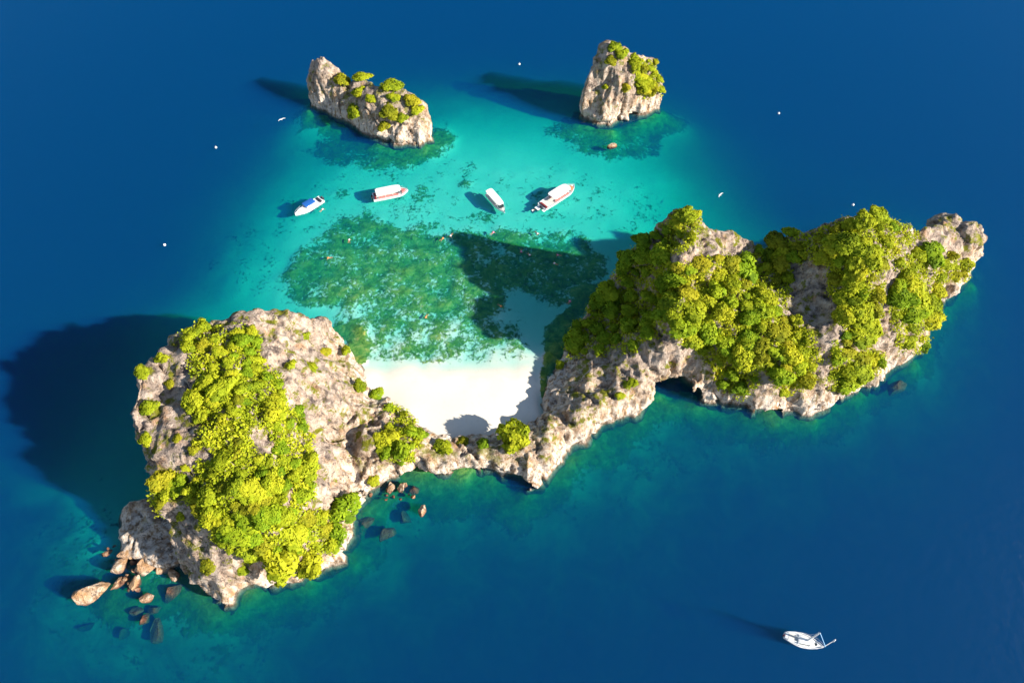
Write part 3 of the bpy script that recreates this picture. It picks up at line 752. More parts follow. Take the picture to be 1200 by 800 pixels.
# wooded areas read off the photo: polygon, holes, spacing, crown radius range (photo pixels), mix of tones, label
WOODS = [
 ([(214,394),(237,381),(262,390),(266,415),(278,445),(262,462),(236,452),(226,425)], [], 14, (8,12), "yyo", "yellow-green scrub tree on the upper rim of the left headland, facing its sea shadow"),
 ([(287,385),(301,400),(304,424),(290,438),(274,420),(270,396)], [], 12, (8,11), "ggy", "bright green tree in the dark cleft at the top of the left headland"),
 ([(278,445),(305,430),(326,440),(333,470),(357,492),(366,512),(364,548),(330,545),(322,500),(290,495),(285,470)], [], 14, (8,13), "ggy", "bright green tree along the beach side of the left headland's wood"),
 ([(236,455),(278,447),(290,495),(288,525),(262,535),(243,520),(226,530),(240,500),(222,480)], [], 14, (8,12), "yoy", "golden yellow-green tree beside the bare grey slab of the left headland"),
 ([(200,553),(243,540),(290,527),(325,545),(368,552),(362,590),(340,600),(290,610),(245,612),(227,590),(203,573)], [], 15, (8,13), "yygo", "yellow-green tree in the dense middle of the left headland's wood"),
 ([(165,575),(200,555),(204,573),(188,596)], [], 12, (8,11), "yo", "yellow-green tree hanging over the left cliff edge above the grey foot"),
 ([(245,612),(290,610),(340,600),(385,600),(393,625),(388,645),(350,650),(305,645),(275,650),(258,636)], [], 15, (8,13), "ygyo", "yellow-green tree on the seaward slope of the left headland"),
 ([(452,482),(470,470),(490,497),(496,513),(482,533),(468,545),(448,533),(453,500)], [], 12, (7,11), "ggy", "green tree of the grove at the left end of the white beach"),
 ([(745,292),(768,270),(782,268),(778,300),(790,340),(775,385),(745,408),(700,412),(668,418),(662,400),(678,375),(700,350),(720,322)], [], 14, (7,11), "ggg", "dark green tree on the shaded lagoon side of the right headland"),
 ([(775,275),(800,250),(818,252),(815,275),(800,295),(770,292)], [], 12, (6,10), "oyy", "golden tree just below the first summit of the right headland"),
 ([(770,315),(812,312),(830,302),(872,308),(888,292),(904,300),(924,318),(922,345),(905,370),(870,380),(840,370),(800,380),(778,360)], [[(812,265),(870,268),(876,300),(830,300)]], 14.5, (8,13), "gyyo", "green tree on the sunny hillside under the pale summit rock"),
 ([(785,375),(840,372),(870,382),(882,420),(886,446),(868,466),(845,452),(832,420),(803,402)], [], 14, (8,13), "ggy", "bright green tree above the dark sea cave of the right headland"),
 ([(868,382),(905,367),(926,372),(950,392),(958,420),(945,450),(918,464),(905,440),(882,420)], [], 14, (8,12), "yygo", "yellow-green tree low on the front slope between the bare grey gullies"),
 ([(897,284),(928,272),(945,282),(940,308),(915,302)], [], 12, (8,11), "goy", "dark crowned tree in the saddle between the two summits of the right headland"),
 ([(948,285),(985,262),(1020,253),(1050,252),(1078,266),(1066,282),(1045,298),(1010,300),(975,305),(955,305)], [], 14, (8,12), "oyyg", "golden-topped tree along the highest crest of the right headland"),
 ([(972,308),(1012,302),(1034,312),(1028,350),(1022,380),(1000,402),(985,395),(988,365),(975,335)], [], 14, (8,13), "yygo", "tall yellow-green tree in the middle belt between two bare rock gullies"),
 ([(1050,312),(1075,298),(1092,302),(1104,326),(1096,352),(1086,388),(1082,410),(1068,412),(1054,400),(1047,365)], [], 14, (8,13), "yyg", "yellow-green tree above the white undercut cliff of the right headland"),
 ([(1094,302),(1112,298),(1132,310),(1134,324),(1112,330)], [], 11, (6,9), "yo", "low golden shrub tree near the rounded rock knob at the island's far right end"),
 ([(980,402),(1010,392),(1032,420),(1030,434),(1008,446),(985,456),(972,450)], [], 14, (8,12), "yog", "golden tree low on the right headland over its pale cliff foot"),
 ([(741,71),(767,72),(776,88),(775,108),(752,110),(748,98),(742,92)], [], 7, (4,6.5), "oyy", "golden shrub tree on the grassy shoulder of the tall sea stack"),
]
TK = {"y": "yellow", "g": "green", "o": "olive"}
ntree = 0
for poly, holes, gap, (r0, r1), mixs, lab in WOODS:
    for x, y in poisson(poly, gap * 0.93, holes):
        q = hit(x, y)
        if q is None or noise(q[0][None], 7.0, 55)[0] < (-0.5 if 'left headland' in lab else -0.68): continue
        ntree += plant(x, y, r0 * 0.68 + (r1 * 1.3 - r0 * 0.68) * rng.random() ** 1.5, TK[mixs[rng.integers(len(mixs))]], lab, lab.replace(" tree ", " trees ").split(" ", 1)[1][:70])
# single trees and shrubs that stand apart: pixel, radius, tone, label
LONE = [
 (327,660,25,"yellow","largest round yellow-green tree, at the lowest seaward edge of the left headland"),
 (365,662,16,"yellow","round tree immediately right of the largest round tree on the seaward edge"),
 (404,600,23,"green","big bright green tree overhanging the sea where headland and ridge meet"),
 (395,625,14,"green","smaller bright green tree below the big one overhanging the sea"),
 (602,518,20,"yellow","solitary rounded bright tree on the low ridge behind the beach"),
 (567,521,9,"green","dark low shrub left of the solitary rounded tree on the ridge"),
 (520,524,10,"yellow","low yellowish shrub on the ridge behind the middle of the beach"),
 (543,519,8,"olive","small olive shrub between the yellowish shrub and the dark one on the ridge"),
 (441,463,9,"green","dark green shrub on the rock at the beach's upper left corner"),
 (420,454,9,"yellow","bright shrub on bare rock left of the beach corner"),
 (405,412,7,"yellow","upper low shrub at the water edge of the left headland"),
 (380,413,7,"olive","flat olive shrub on the bare slope facing the lagoon"),
 (364,431,8,"yellow","yellow shrub in the middle of the bare slope facing the lagoon"),
 (341,429,7,"yellow","yellow shrub at the wood's edge on the bare lagoon slope"),
 (356,394,6,"yellow","small yellow tuft shrub high on the pale fluted rock of the left headland"),
 (175,478,11,"yellow","round yellow-green shrub on the left edge of the grey slab"),
 (168,437,9,"yellow","yellow shrub on the upper left cliff corner of the left headland"),
 (200,450,7,"olive","thin olive shrub on the grey slab under the upper rim"),
 (172,515,9,"yellow","yellow shrub on the left cliff rim below the grey slab"),
 (209,514,6,"olive","small olive shrub in the middle of the grey slab"),
 (190,420,8,"yellow","yellow shrub between the upper left corner and the upper rim"),
 (364,556,8,"yellow","pale shrub beside the bright white hollow of the left headland"),
 (437,563,7,"yellow","yellow shrub on the white rock lip above the upright boulder"),
 (245,662,8,"olive","golden shrub on the bare lower spur of the left headland"),
 (213,604,7,"yellow","small shrub on the bare strip below the overhanging cliff edge trees"),
 (285,668,7,"yellow","shrub on the bare lower spur next to the largest round tree"),
 (740,448,9,"yellow","upper yellow shrub on the sunlit rim of the ridge near the cave"),
 (726,464,6,"yellow","lower yellow shrub on the sunlit rim of the ridge near the cave"),
 (657,428,6,"yellow","small shrub in the shade at the foot of the ridge by the beach"),
 (852,266,6,"yellow","little round shrub on top of the pale summit rock"),
 (812,254,9,"yellow","yellow shrub on the peak of the right headland's first summit"),
 (400,100,10,"olive","olive shrub beside the horn of the long sea stack"),
 (424,93,8,"yellow","round shrub on the back crest of the long sea stack"),
 (422,110,7,"yellow","shrub below the crest near the middle of the long sea stack"),
 (435,117,5,"yellow","smallest bright shrub in the middle of the long sea stack"),
 (457,104,9,"yellow","bright shrub on the crest of the long sea stack, right of a bare gully"),
 (461,116,6,"yellow","shrub hanging under the bright crest shrub of the long sea stack"),
 (483,120,9,"olive","golden shrub near the low end of the long sea stack"),
 (488,130,6,"yellow","shrub directly below the golden one on the long sea stack"),
 (417,132,9,"yellow","large shrub low on the front face of the long sea stack"),
 (457,132,8,"olive","olive shrub on the front face of the long sea stack near its low end"),
 (471,139,5,"yellow","small shrub beside the olive one on the long sea stack's front"),
 (450,149,6,"olive","lowest olive shrub on the front of the long sea stack"),
 (720,57,8,"yellow","shrub on the pointed top of the tall sea stack"),
 (727,65,7,"yellow","shrub just below the pointed top of the tall sea stack"),
 (716,72,6,"olive","olive shrub on the shaded side of the tall sea stack's top"),
 (734,103,6,"olive","olive shrub on the front face of the tall sea stack"),
 (709,103,4,"yellow","small shrub alone on the shaded side of the tall sea stack"),
]
for px, py, r, tone, lab in LONE:
    if 'sea stack' in lab: r *= 1.22
    ntree += plant(px, py, r, tone, lab, None)
print("TREES", ntree)

# low scrub carpeting the ground between the trees: nobody could count it
SC, SN, ST = [], [], []
for poly, holes, gap, _, mixs, lab in WOODS:
    P = np.array(poly, float); lo, hi = P.min(0) - 6, P.max(0) + 6
    n = int((hi - lo).prod() / 6.5)
    for x, y in rng.uniform(lo, hi, (n, 2)):
        sd = poly_sd(np.array([[x, y]]), poly)[0]
        if sd > 5 or any(in_poly(x, y, hl) for hl in holes): continue
        q = hit(x, y)
        if q is None or q[0][2] < 2.5: continue
        if noise(q[0][None], 4.0, 77)[0] < -0.42 + 0.12 * max(sd, -2): continue
        m = 7
        off = rng.normal(size=(m, 3)) * 0.42
        SC.append(q[0] + off + q[1] * 0.25); SN.append(np.tile(q[1], (m, 1)) + rng.normal(size=(m, 3)) * 0.5); ST.append(np.full(m, rng.uniform(0.1, 0.9)))
SC, SN, ST = np.concatenate(SC), np.concatenate(SN), np.concatenate(ST)
SN /= np.linalg.norm(SN, axis=1)[:, None]
V, F = leaf_quads(SC, SN, 0.36, rng)
scrub = link("scrub", finish_leaves("scrub", V, F, np.repeat(SN, 4, 0), np.repeat(ST, 4)), M_LEAF["yellow"])
tag(scrub, "low yellow-green scrub carpeting the rock between the trees", "scrub", None, "stuff")

# ------------------------------------------------------------------ boats
def plain(name, c, rough=0.4, spec=0.4, vary=0.0):
    k = NT(name)
    if vary:
        geo = k.add("ShaderNodeTexCoord")
        n = k.noise(1.3, 4, 0.6, geo.outputs["Object"])
        cc = k.mix(k.math('MULTIPLY', n, vary), c, tuple(v * 0.55 for v in c)); k.ln(cc, k.p.inputs["Base Color"])
    else:
        k.p.inputs["Base Color"].default_value = (*c, 1)
    k.p.inputs["Roughness"].default_value = rough
    k.p.inputs["Specular IOR Level"].default_value = spec
    return k.m
M_HULL = plain("white gelcoat", (0.78, 0.78, 0.77), 0.3, 0.5, 0.15)
M_ROOF = plain("white canvas roof", (0.80, 0.79, 0.77), 0.6, 0.2, 0.12)
M_DECK = plain("cream deck", (0.66, 0.62, 0.56), 0.6, 0.2, 0.3)
M_TAN = plain("orange tan cushions", (0.55, 0.26, 0.12), 0.7, 0.2, 0.3)
M_PINK = plain("faded red cushions", (0.60, 0.22, 0.20), 0.7, 0.2, 0.3)
M_BLUE = plain("blue canopy", (0.02, 0.12, 0.42), 0.6, 0.2, 0.2)
M_DARK = plain("dark engine cowling", (0.03, 0.03, 0.04), 0.35, 0.5)
M_GLASS = plain("tinted window", (0.02, 0.035, 0.04), 0.08, 0.6)
M_STEEL = plain("steel rail", (0.6, 0.6, 0.62), 0.25, 0.6)
M_RUST = plain("maroon trim", (0.22, 0.035, 0.04), 0.5, 0.3)
M_SAIL = plain("furled sailcloth", (0.78, 0.77, 0.74), 0.8, 0.1, 0.2)
M_SAILB = plain("pale blue sail cover", (0.25, 0.45, 0.65), 0.7, 0.1)

def finish(name, bm, mat, parent, smooth=True, bevel=0.0):
    bmesh.ops.recalc_face_normals(bm, faces=bm.faces)
    if bevel:
        bmesh.ops.bevel(bm, geom=bm.edges[:], offset=bevel, segments=2, affect='EDGES', clamp_overlap=True)
    me = bpy.data.meshes.new(name); bm.to_mesh(me); bm.free()
    if smooth:
        for p in me.polygons: p.use_smooth = True
        me.set_sharp_from_angle(angle=R(40))
    return link(name, me, mat, parent)

def loft(name, rings, mat, parent, cap=True):
    bm = bmesh.new(); prev = None
    for ring in rings:
        cur = [bm.verts.new(p) for p in ring]
        if prev:
            for i in range(len(cur)):
                j = (i + 1) % len(cur)
                bm.faces.new((prev[i], prev[j], cur[j], cur[i]))
        else: first = cur
        prev = cur
    if cap: bm.faces.new(first[::-1]); bm.faces.new(prev)
    bmesh.ops.remove_doubles(bm, verts=bm.verts, dist=0.002)
    return finish(name, bm, mat, parent)

def box(name, x0, x1, y0, y1, z0, z1, mat, parent, bevel=0.04):
    bm = bmesh.new()
    bmesh.ops.create_cube(bm, size=1, matrix=Matrix.Translation(((x0 + x1) / 2, (y0 + y1) / 2, (z0 + z1) / 2)) @ Matrix.Diagonal((x1 - x0, y1 - y0, z1 - z0, 1)))
    return finish(name, bm, mat, parent, True, bevel)

def tubes(name, paths, rad, mat, parent, sides=6):
    bm = bmesh.new()
    for P in paths:
        P = [Vector(p) for p in P]; prev = None
        for i, p in enumerate(P):
            t = (P[min(i + 1, len(P) - 1)] - P[max(i - 1, 0)]).normalized()
            u = t.orthogonal().normalized(); w = t.cross(u)
            ring = [bm.verts.new(p + (u * math.cos(a) + w * math.sin(a)) * rad) for a in np.linspace(0, 2 * math.pi, sides + 1)[:-1]]
            if prev:
                for k in range(sides): bm.faces.new((prev[k], prev[(k + 1) % sides], ring[(k + 1) % sides], ring[k]))
            else: bm.faces.new(ring[::-1])
            prev = ring
        bm.faces.new(prev)
    return finish(name, bm, mat, parent)

def hull(L, Bm, parent, full=0.5, deck=1.0, sheer=0.35, mat=None, tuck=0.0):
    """V hull, stern at -L/2, bow at +L/2; deck inset with a coaming"""
    rings = []
    for t in np.linspace(0, 1, 17):
        x = -L / 2 + L * t
        w = Bm / 2 * (1 - max(0, (t - full) / (1 - full)) ** 2.3) * (0.93 + 0.07 * min(1, t * 4))
        w = max(w * (1 - tuck * max(0, 1 - t / .45) ** 1.7), 0.05); z = deck + sheer * max(0, t - 0.3) ** 1.6
        keel = -0.55 + 0.9 * max(0, (t - 0.75) / 0.25) ** 2
        chine = 0.05 + 0.5 * max(0, (t - 0.6) / 0.4) ** 2
        rings.append([(x, -w, z), (x, -w * .82, chine), (x, 0, keel), (x, w * .82, chine), (x, w, z), (x, w * .86, z + 0.02), (x, w * .84, z - .22), (x, -w * .84, z - .22), (x, -w * .86, z + 0.02)])
    return loft("hull", rings, mat or M_HULL, parent)

def deck_outline(L, Bm, full, t0, t1, k=0.8):
    pts = []
    T = np.linspace(t0, t1, 12)
    for t in T:
        w = Bm / 2 * (1 - max(0, (t - full) / (1 - full)) ** 2.3) * k
        pts.append((-L / 2 + L * t, max(w, 0.03)))
    return pts

def plate(name, outline, z0, z1, mat, parent, crown=0.0, bevel=0.0):
    """closed plate from half outline (x, half width), mirrored"""
    bm = bmesh.new(); rows = []
    for x, w in outline:
        rows.append([bm.verts.new((x, w * s, z1 + crown * (1 - s * s))) for s in (-1, -.6, -.2, .2, .6, 1)])
    rl = [[bm.verts.new((x, w * s, z0)) for s in (-1, 1)] for x, w in outline]
    for a, b in zip(rows[:-1], rows[1:]):
        for i in range(5): bm.faces.new((a[i], b[i], b[i + 1], a[i + 1]))
    for (a, b), (c, d) in zip(zip(rows[:-1], rows[1:]), zip(rl[:-1], rl[1:])):
        bm.faces.new((a[0], c[0], d[0], b[0])); bm.faces.new((a[5], b[5], d[1], c[1])); bm.faces.new((c[0], c[1], d[1], d[0]))
    for a, c in ((rows[0], rl[0]), (rows[-1], rl[-1])):
        bm.faces.new([*a, c[1], c[0]])
    return finish(name, bm, mat, parent)

def outboard(x, y, parent):
    e = loft("outboard_engine", [[(x + a * sx, y + b * sx, z) for a, b in ((.3, -.2), (.3, .2), (-.3, .18), (-.42, 0), (-.3, -.18))] for z, sx in ((.1, .5), (.55, .8), (.8, 1), (1.25, .9), (1.4, .5))], M_DARK, parent)
    tubes("engine_leg", [[(x - .05, y, .15), (x - .08, y, -.7)]], .1, M_DARK, e)
    return e

def place_boat(name, stern, bow, label, cat, group, z=0.9):
    a, b = at(*stern, z), at(*bow, z)
    L = float(np.hypot(*(b - a)[:2])); m = (a + b) / 2
    t = empty(name, (m[0], m[1], 0), math.atan2(b[1] - a[1], b[0] - a[0]))
    tag(t, label, cat, group)
    return t, L
BG = "white speedboats moored in the lagoon"
def roofed_boat(stern, bow, Bm, label, roof, cushion, roofmat, engines, full=0.62, platform=False, red=True):
    t, L = place_boat("speedboat", stern, bow, label, "boat", BG)
    hull(L, Bm, t, full)
    plate("deck", deck_outline(L, Bm, full, 0.02, 0.97), 0.6, 0.86, M_DECK, t)
    r0, r1 = -L / 2 + L * roof[0], -L / 2 + L * roof[1]
    out = []
    for x in np.linspace(r0, r1, 14):
        u = (x - r0) / (r1 - r0); e = min(u, 1 - u)
        out.append((x, Bm / 2 * (0.90 if u < .6 else 0.90 - 0.22 * ((u - .6) / .4) ** 2) * min(1, .80 + e * 5)))
    rf = plate("roof", out, 2.55, 2.66, roofmat, t, 0.14)
    posts = [[(x, s * Bm * .39, 0.9), (x, s * Bm * .39, 2.56)] for x in np.linspace(r0 + .4, r1 - .5, 4) for s in (-1, 1)]
    tubes("roof_posts".rstrip("s"), posts, 0.045, M_STEEL, t)
    # windscreen under the front of the roof
    bm = bmesh.new(); y = Bm * .36
    v = [bm.verts.new(p) for p in ((r1 + .1, -y, 1.0), (r1 + .1, y, 1.0), (r1 - .5, y * .9, 2.1), (r1 - .5, -y * .9, 2.1), (r1 + .05, -y, 1.0), (r1 + .05, y, 1.0), (r1 - .55, y * .9, 2.1), (r1 - .55, -y * .9, 2.1))]
    for f in ((0, 1, 2, 3), (7, 6, 5, 4), (0, 4, 5, 1), (1, 5, 6, 2), (2, 6, 7, 3), (3, 7, 4, 0)): bm.faces.new([v[i] for i in f])
    finish("windscreen", bm, M_GLASS, t, False)
    # seats down both sides and the bow cushion
    for s in (-1, 1):
        box("bench", r0 + .6, r1 - 1.0, *sorted((s * Bm * .20, s * Bm * .37)), 0.86, 1.25, M_PINK if red else M_DECK, t)
    b0 = max(r1 + .2, L / 2 - L * .26)
    plate("bow_cushion", [(x, Bm / 2 * (1 - max(0, ((x / L + .5) - full) / (1 - full)) ** 2.3) * .66) for x in np.linspace(b0, L / 2 - L * .06, 8)], 0.87, 1.12, cushion, t, 0.05)
    for i in range(engines):
        outboard(-L / 2 - .25, (i - (engines - 1) / 2) * .75, t)
    tubes("bow_rail", [[(L / 2 - L * .30, s * Bm * .44, 1.15), (L / 2 - L * .30, s * Bm * .44, 1.6), (L / 2 - L * .12, s * Bm * .34, 1.75), (L / 2 - .15, 0, 1.85)] for s in (-1, 1)], 0.03, M_STEEL, t)
    if red:
        box("stern_seat", -L / 2 + .5, -L / 2 + 1.1, -Bm * .36, Bm * .36, 0.87, 1.3, M_RUST, t)
    if platform:
        box("swim_platform", -L / 2 - 1.9, -L / 2 - .05, -.1, Bm * .36, .35, .55, M_HULL, t)
        box("swim_platform", -L / 2 - 1.0, -L / 2 - .05, -Bm * .44, -Bm * .2, .35, .55, M_HULL, t)
    return t, L
tA, LA = roofed_boat((437, 231), (478, 222.5), 4.0, "white roofed speedboat with faded red bow cushion, second from left in the lagoon", (0.10, 0.80), M_PINK, M_ROOF, 2, 0.7)
tB, LB = roofed_boat((635, 242), (673, 217.5), 4.4, "largest roofed speedboat, with orange bow deck and maroon stern, nearest the tall stack", (0.28, 0.80), M_TAN, M_ROOF, 2, 0.72, True)
tC, LC = roofed_boat((572, 226), (591.5, 248.5), 2.9, "slim white speedboat with its pointed bow towards the beach, alone beside a dark reef", (0.03, 0.80), M_DECK, M_ROOF, 1, 0.5, False, False)
# the open boat with the blue canopy
tD, LD = place_boat("speedboat", (377, 232.5), (346, 251.5), "white speedboat with a blue canopy, leftmost boat in the lagoon", "boat", BG)
hull(LD, 3.4, tD, 0.45)
plate("deck", deck_outline(LD, 3.4, 0.45, 0.02, 0.97), 0.6, 0.86, M_HULL, tD)
plate("canopy", [(x, 1.25) for x in np.linspace(-LD * .22, LD * .14, 6)], 2.3, 2.37, M_BLUE, tD, 0.12)
tubes("canopy_frame", [[(x, s * 1.2, .9), (x, s * 1.2, 2.32)] for x in (-LD * .2, LD * .12) for s in (-1, 1)], .04, M_STEEL, tD)
box("console", -LD * .02, LD * .08, -.6, .6, .86, 1.7, M_HULL, tD)
box("stern_seat", -LD / 2 + .7, -LD / 2 + 1.5, -1.2, 1.2, .86, 1.25, M_DARK, tD)
plate("bow_cushion", [(x, 1.7 * (1 - max(0, ((x / LD + .5) - .45) / .55) ** 2.3) * .6) for x in np.linspace(LD * .24, LD * .44, 7)], .87, 1.0, M_DECK, tD, .05)
outboard(-LD / 2 - .25, -.4, tD); outboard(-LD / 2 - .25, .4, tD)
tubes("bow_rail", [[(LD * .12, s * 1.5, 1.1), (LD * .2, s * 1.45, 1.6), (LD * .4, s * .7, 1.75), (LD / 2, 0, 1.8)] for s in (-1, 1)], .03, M_STEEL, tD)

# the sailing yacht: bowsprit forward, stubby mast with furled sail
tY, LY = place_boat("sailing_yacht", (919.5, 743.5), (965, 758), "white sailing yacht with a long bowsprit and furled sail, alone on open water", "sailing boat", None)
hull(LY, 3.2, tY, 0.35, 1.0, 0.7, None, 0.55)
plate("deck", [(x, w * (1 - .55 * max(0, 1 - (x / LY + .5) / .45) ** 1.7)) for x, w in deck_outline(LY, 3.2, .35, .02, .97)], .7, 1.0, M_HULL, tY, 0.05)
def house(name, x0, x1, w0, w1, z0, z1, mat, parent):
    rings = []
    for u in np.linspace(0, 1, 7):
        x = x0 + (x1 - x0) * u; w = w0 + (w1 - w0) * u; e = .75 if u in (0, 1) else 1
        zz = z0 + (z1 - z0) * e
        rings.append([(x, -w, z0), (x, -w * .9, zz - .08), (x, -w * .6, zz), (x, w * .6, zz), (x, w * .9, zz - .08), (x, w, z0)])
    return loft(name, rings, mat, parent)
cb = house("cabin", -LY * .16, LY * .24, 1.05, .6, 1.0, 1.65, M_HULL, tY)
for s in (-1, 1):
    bm = bmesh.new()
    P = [(-LY * .12, 1.03, 1.18), (LY * .16, .75, 1.18), (LY * .16, .73, 1.45), (-LY * .12, .99, 1.45)]
    f = [bm.verts.new((x, s * y, z)) for x, y, z in P]; g = [bm.verts.new((x, s * (y - .1), z)) for x, y, z in P]
    bm.faces.new(f); bm.faces.new(g[::-1])
    for i in range(4): bm.faces.new((f[i], f[(i + 1) % 4], g[(i + 1) % 4], g[i]))
    finish("window", bm, M_GLASS, cb, False)
box("hatch", LY * .27, LY * .32, -.28, .28, 1.12, 1.2, M_GLASS, tY, .02)
box("cockpit", -LY * .40, -LY * .18, -.58, .58, 1.0, 1.09, M_DECK, tY, .02)
for s in (-1, 1): box("cockpit_coaming", -LY * .42, -LY * .17, *sorted((s * .62, s * .78)), 1.0, 1.32, M_HULL, tY, .03)
MAST = 8.2
bs = Matrix.Rotation(-tY.rotation_euler.z, 4, 'Z') @ (Vector(at(979.5, 749, 3.2)) - tY.location)
b0v = Vector((LY * .5 - .1, 0, 1.75)); b1v = b0v.lerp(bs, .72)
tubes("mast", [[(LY * .06, 0, 1.0), (LY * .06, 0, MAST + 1)]], .10, M_STEEL, tY, 10)
tubes("boom", [[(LY * .11, 0, 2.3), (-LY * .30, 0, 2.45)]], .07, M_STEEL, tY, 8)
loft("furled_sail", [[(LY * .10 - LY * .38 * u, .17 * (1 - .6 * u) * math.cos(a), 2.5 + .12 * u + .2 * (1 - .6 * u) * math.sin(a)) for a in np.linspace(0, 6.283, 9)[:-1]] for u in np.linspace(0, 1, 7)], M_SAIL, tY)
loft("mast_sail", [[(LY * .06 - .16 + .14 * math.cos(a), .17 * math.sin(a), 2.4 + (MAST - 1.7) * u) for a in np.linspace(0, 6.283, 9)[:-1]] for u in np.linspace(0, 1, 4)], M_SAIL, tY)
tubes("forestay_sail", [[(LY * .06 + .1, 0, MAST + .8), (LY * .5 + .1, 0, 1.75)]], .075, M_SAILB, tY, 8)
tubes("bowsprit", [[(LY * .42, 0, 1.6), tuple(b0v), tuple(bs)]], .085, M_SAIL, tY, 8)
loft("bowsprit_sail", [[tuple(b1v.lerp(bs, u) + Vector((0, math.cos(a), math.sin(a))) * (.05 + .24 * math.sin(math.pi * u))) for a in np.linspace(0, 6.283, 9)[:-1]] for u in np.linspace(0, 1, 6)], M_SAIL, tY)
tubes("shroud", [[(LY * .06, 0, MAST + .8), (LY * .06, s * 1.45, 1.1)] for s in (-1, 1)], .02, M_STEEL, tY, 5)
tubes("guard_rail", [[(-LY * .48, s * .65, 1.0), (-LY * .48, s * .66, 1.65), (-LY * .25, s * 1.2, 1.65), (0, s * 1.5, 1.7), (LY * .3, s * 1.1, 1.9), (LY * .49, 0, 2.15)] for s in (-1, 1)], .022, M_STEEL, tY, 5)
box("rudder_post", -LY * .5 - .12, -LY * .5 + .05, -.12, .12, -.4, 1.1, M_RUST, tY, .02)

# ------------------------------------------------------------------ snorkellers, buoys, sea birds
def skin_body(name, J, E, rad, mat):
    me = bpy.data.meshes.new(name); me.from_pydata(J, E, []); me.update()
    o = bpy.data.objects.new(name, me); col.objects.link(o)
    md = o.modifiers.new("s", 'SKIN'); 
    for v, r in zip(me.skin_vertices[0].data if me.skin_vertices else [], rad): v.radius = (r, r)
    if not me.skin_vertices:
        pass
    md2 = o.modifiers.new("d", 'SUBSURF'); md2.levels = 1; md2.render_levels = 1
    dg = bpy.context.evaluated_depsgraph_get()
    m2 = bpy.data.meshes.new_from_object(o.evaluated_get(dg)); m2.name = name
    bpy.data.objects.remove(o)
    for p in m2.polygons: p.use_smooth = True
    m2.materials.clear(); m2.materials.append(mat)
    return m2
M_SKIN = plain("tanned skin", (0.36, 0.19, 0.12), 0.5, 0.3)
M_HAIR = plain("dark wet hair", (0.02, 0.015, 0.012), 0.4, 0.4)
M_VPINK = plain("pink life vest", (0.80, 0.25, 0.42), 0.6, 0.2)
M_VORANGE = plain("orange life vest", (0.85, 0.28, 0.08), 0.6, 0.2)
M_VWHITE = plain("white swim shirt", (0.75, 0.72, 0.72), 0.6, 0.2)

def body_mesh(v):
    # prone in the water, head towards +x, face down; metres
    J = [(0, 0, 0), (.28, 0, .03), (.52, 0, .05), (.64, 0, .06), (.80, 0, .05)]           # pelvis, waist, chest, neck, head
    rad = [.15, .14, .17, .07, .12]
    E = [(0, 1), (1, 2), (2, 3), (3, 4)]
    for s in (-1, 1):
        n = len(J); sp = .14 + .1 * v
        J += [(.53, s * .20, .04), (.60 - .25 * v, s * .46, -.06), (.82 - .45 * v, s * .62, -.12), (.90 - .5 * v, s * .67, -.13)]
        rad += [.075, .05, .038, .035]; E += [(2, n), (n, n + 1), (n + 1, n + 2), (n + 2, n + 3)]
        n = len(J)
        J += [(-.08, s * .10, -.01), (-.45, s * sp, -.06 - .05 * s * v), (-.86, s * (sp + .05), -.08 + .05 * s), (-1.02, s * (sp + .07), -.06 + .05 * s)]
        rad += [.10, .075, .05, .045]; E += [(0, n), (n, n + 1), (n + 1, n + 2), (n + 2, n + 3)]
    return skin_body("person", J, E, rad, M_SKIN)
BODIES = [body_mesh(0.0), body_mesh(0.8)]
def vest_mesh(mat):
    bm = bmesh.new()
    rings = []
    for u in np.linspace(0, 1, 6):
        x = .12 + .46 * u; e = .85 if u in (0, 1) else 1
        rings.append([(x, math.cos(a) * .25 * e, .04 + math.sin(a) * .215 * e) for a in np.linspace(0, 6.283, 15)[:-1]])
    prev = None
    for ring in rings:
        cur = [bm.verts.new(p) for p in ring]
        if prev:
            for i in range(14): bm.faces.new((prev[i], prev[(i + 1) % 14], cur[(i + 1) % 14], cur[i]))
        else: bm.faces.new(cur[::-1])
        prev = cur
    bm.faces.new(prev)
    me = bpy.data.meshes.new("life_vest"); bm.to_mesh(me); bm.free(); me.materials.append(mat)
    for p in me.polygons: p.use_smooth = True
    return me
VESTS = {"pink": vest_mesh(M_VPINK), "orange": vest_mesh(M_VORANGE), "white": vest_mesh(M_VWHITE)}
bm = bmesh.new(); bmesh.ops.create_icosphere(bm, subdivisions=2, radius=.135, matrix=Matrix.Translation((.81, 0, .075)))
HAIR = bpy.data.meshes.new("hair"); bm.to_mesh(HAIR); bm.free(); HAIR.materials.append(M_HAIR)
SWIM = [
 (577,273,"pink","person in a pink vest floating at the top edge of the dark shadowed reef"),
 (610.7,294,"pink","person in a bright pink vest floating face down amid the dark shadowed reef"),
 (655,299,"pink","person in a pink vest floating at the right of the dark shadowed reef"),
 (667,354,"pink","person in a pink vest in the shade close to the right headland"),
 (629,273,"white","person in a pale shirt swimming at the upper right edge of the shadow"),
 (620,298,"white","person in a pale shirt just right of the bright pink vest"),
 (651,309,"white","person in a pale shirt just below the right-hand pink vest in the shadow"),
 (409,282,"white","person in a pale shirt above the green reef, below the two left boats"),
 (386,302,"orange","person in an orange vest at the left end of the green reef"),
 (518,280,"orange","person in an orange vest at the green reef's top edge beside a pale swimmer"),
 (528.5,275.5,"white","person in a pale shirt beside the orange vest at the top of the green reef"),
 (499.5,370.5,"orange","person in an orange vest in the shallows between reef and white beach"),
 (586,358,"orange","person in an orange vest at the sunlit edge of the headland's shadow"),
 (625,246,"white","person in a pale shirt splashing behind the largest speedboat"),
 (377,246,"white","person in a pale shirt right beside the boat with the blue canopy"),
]
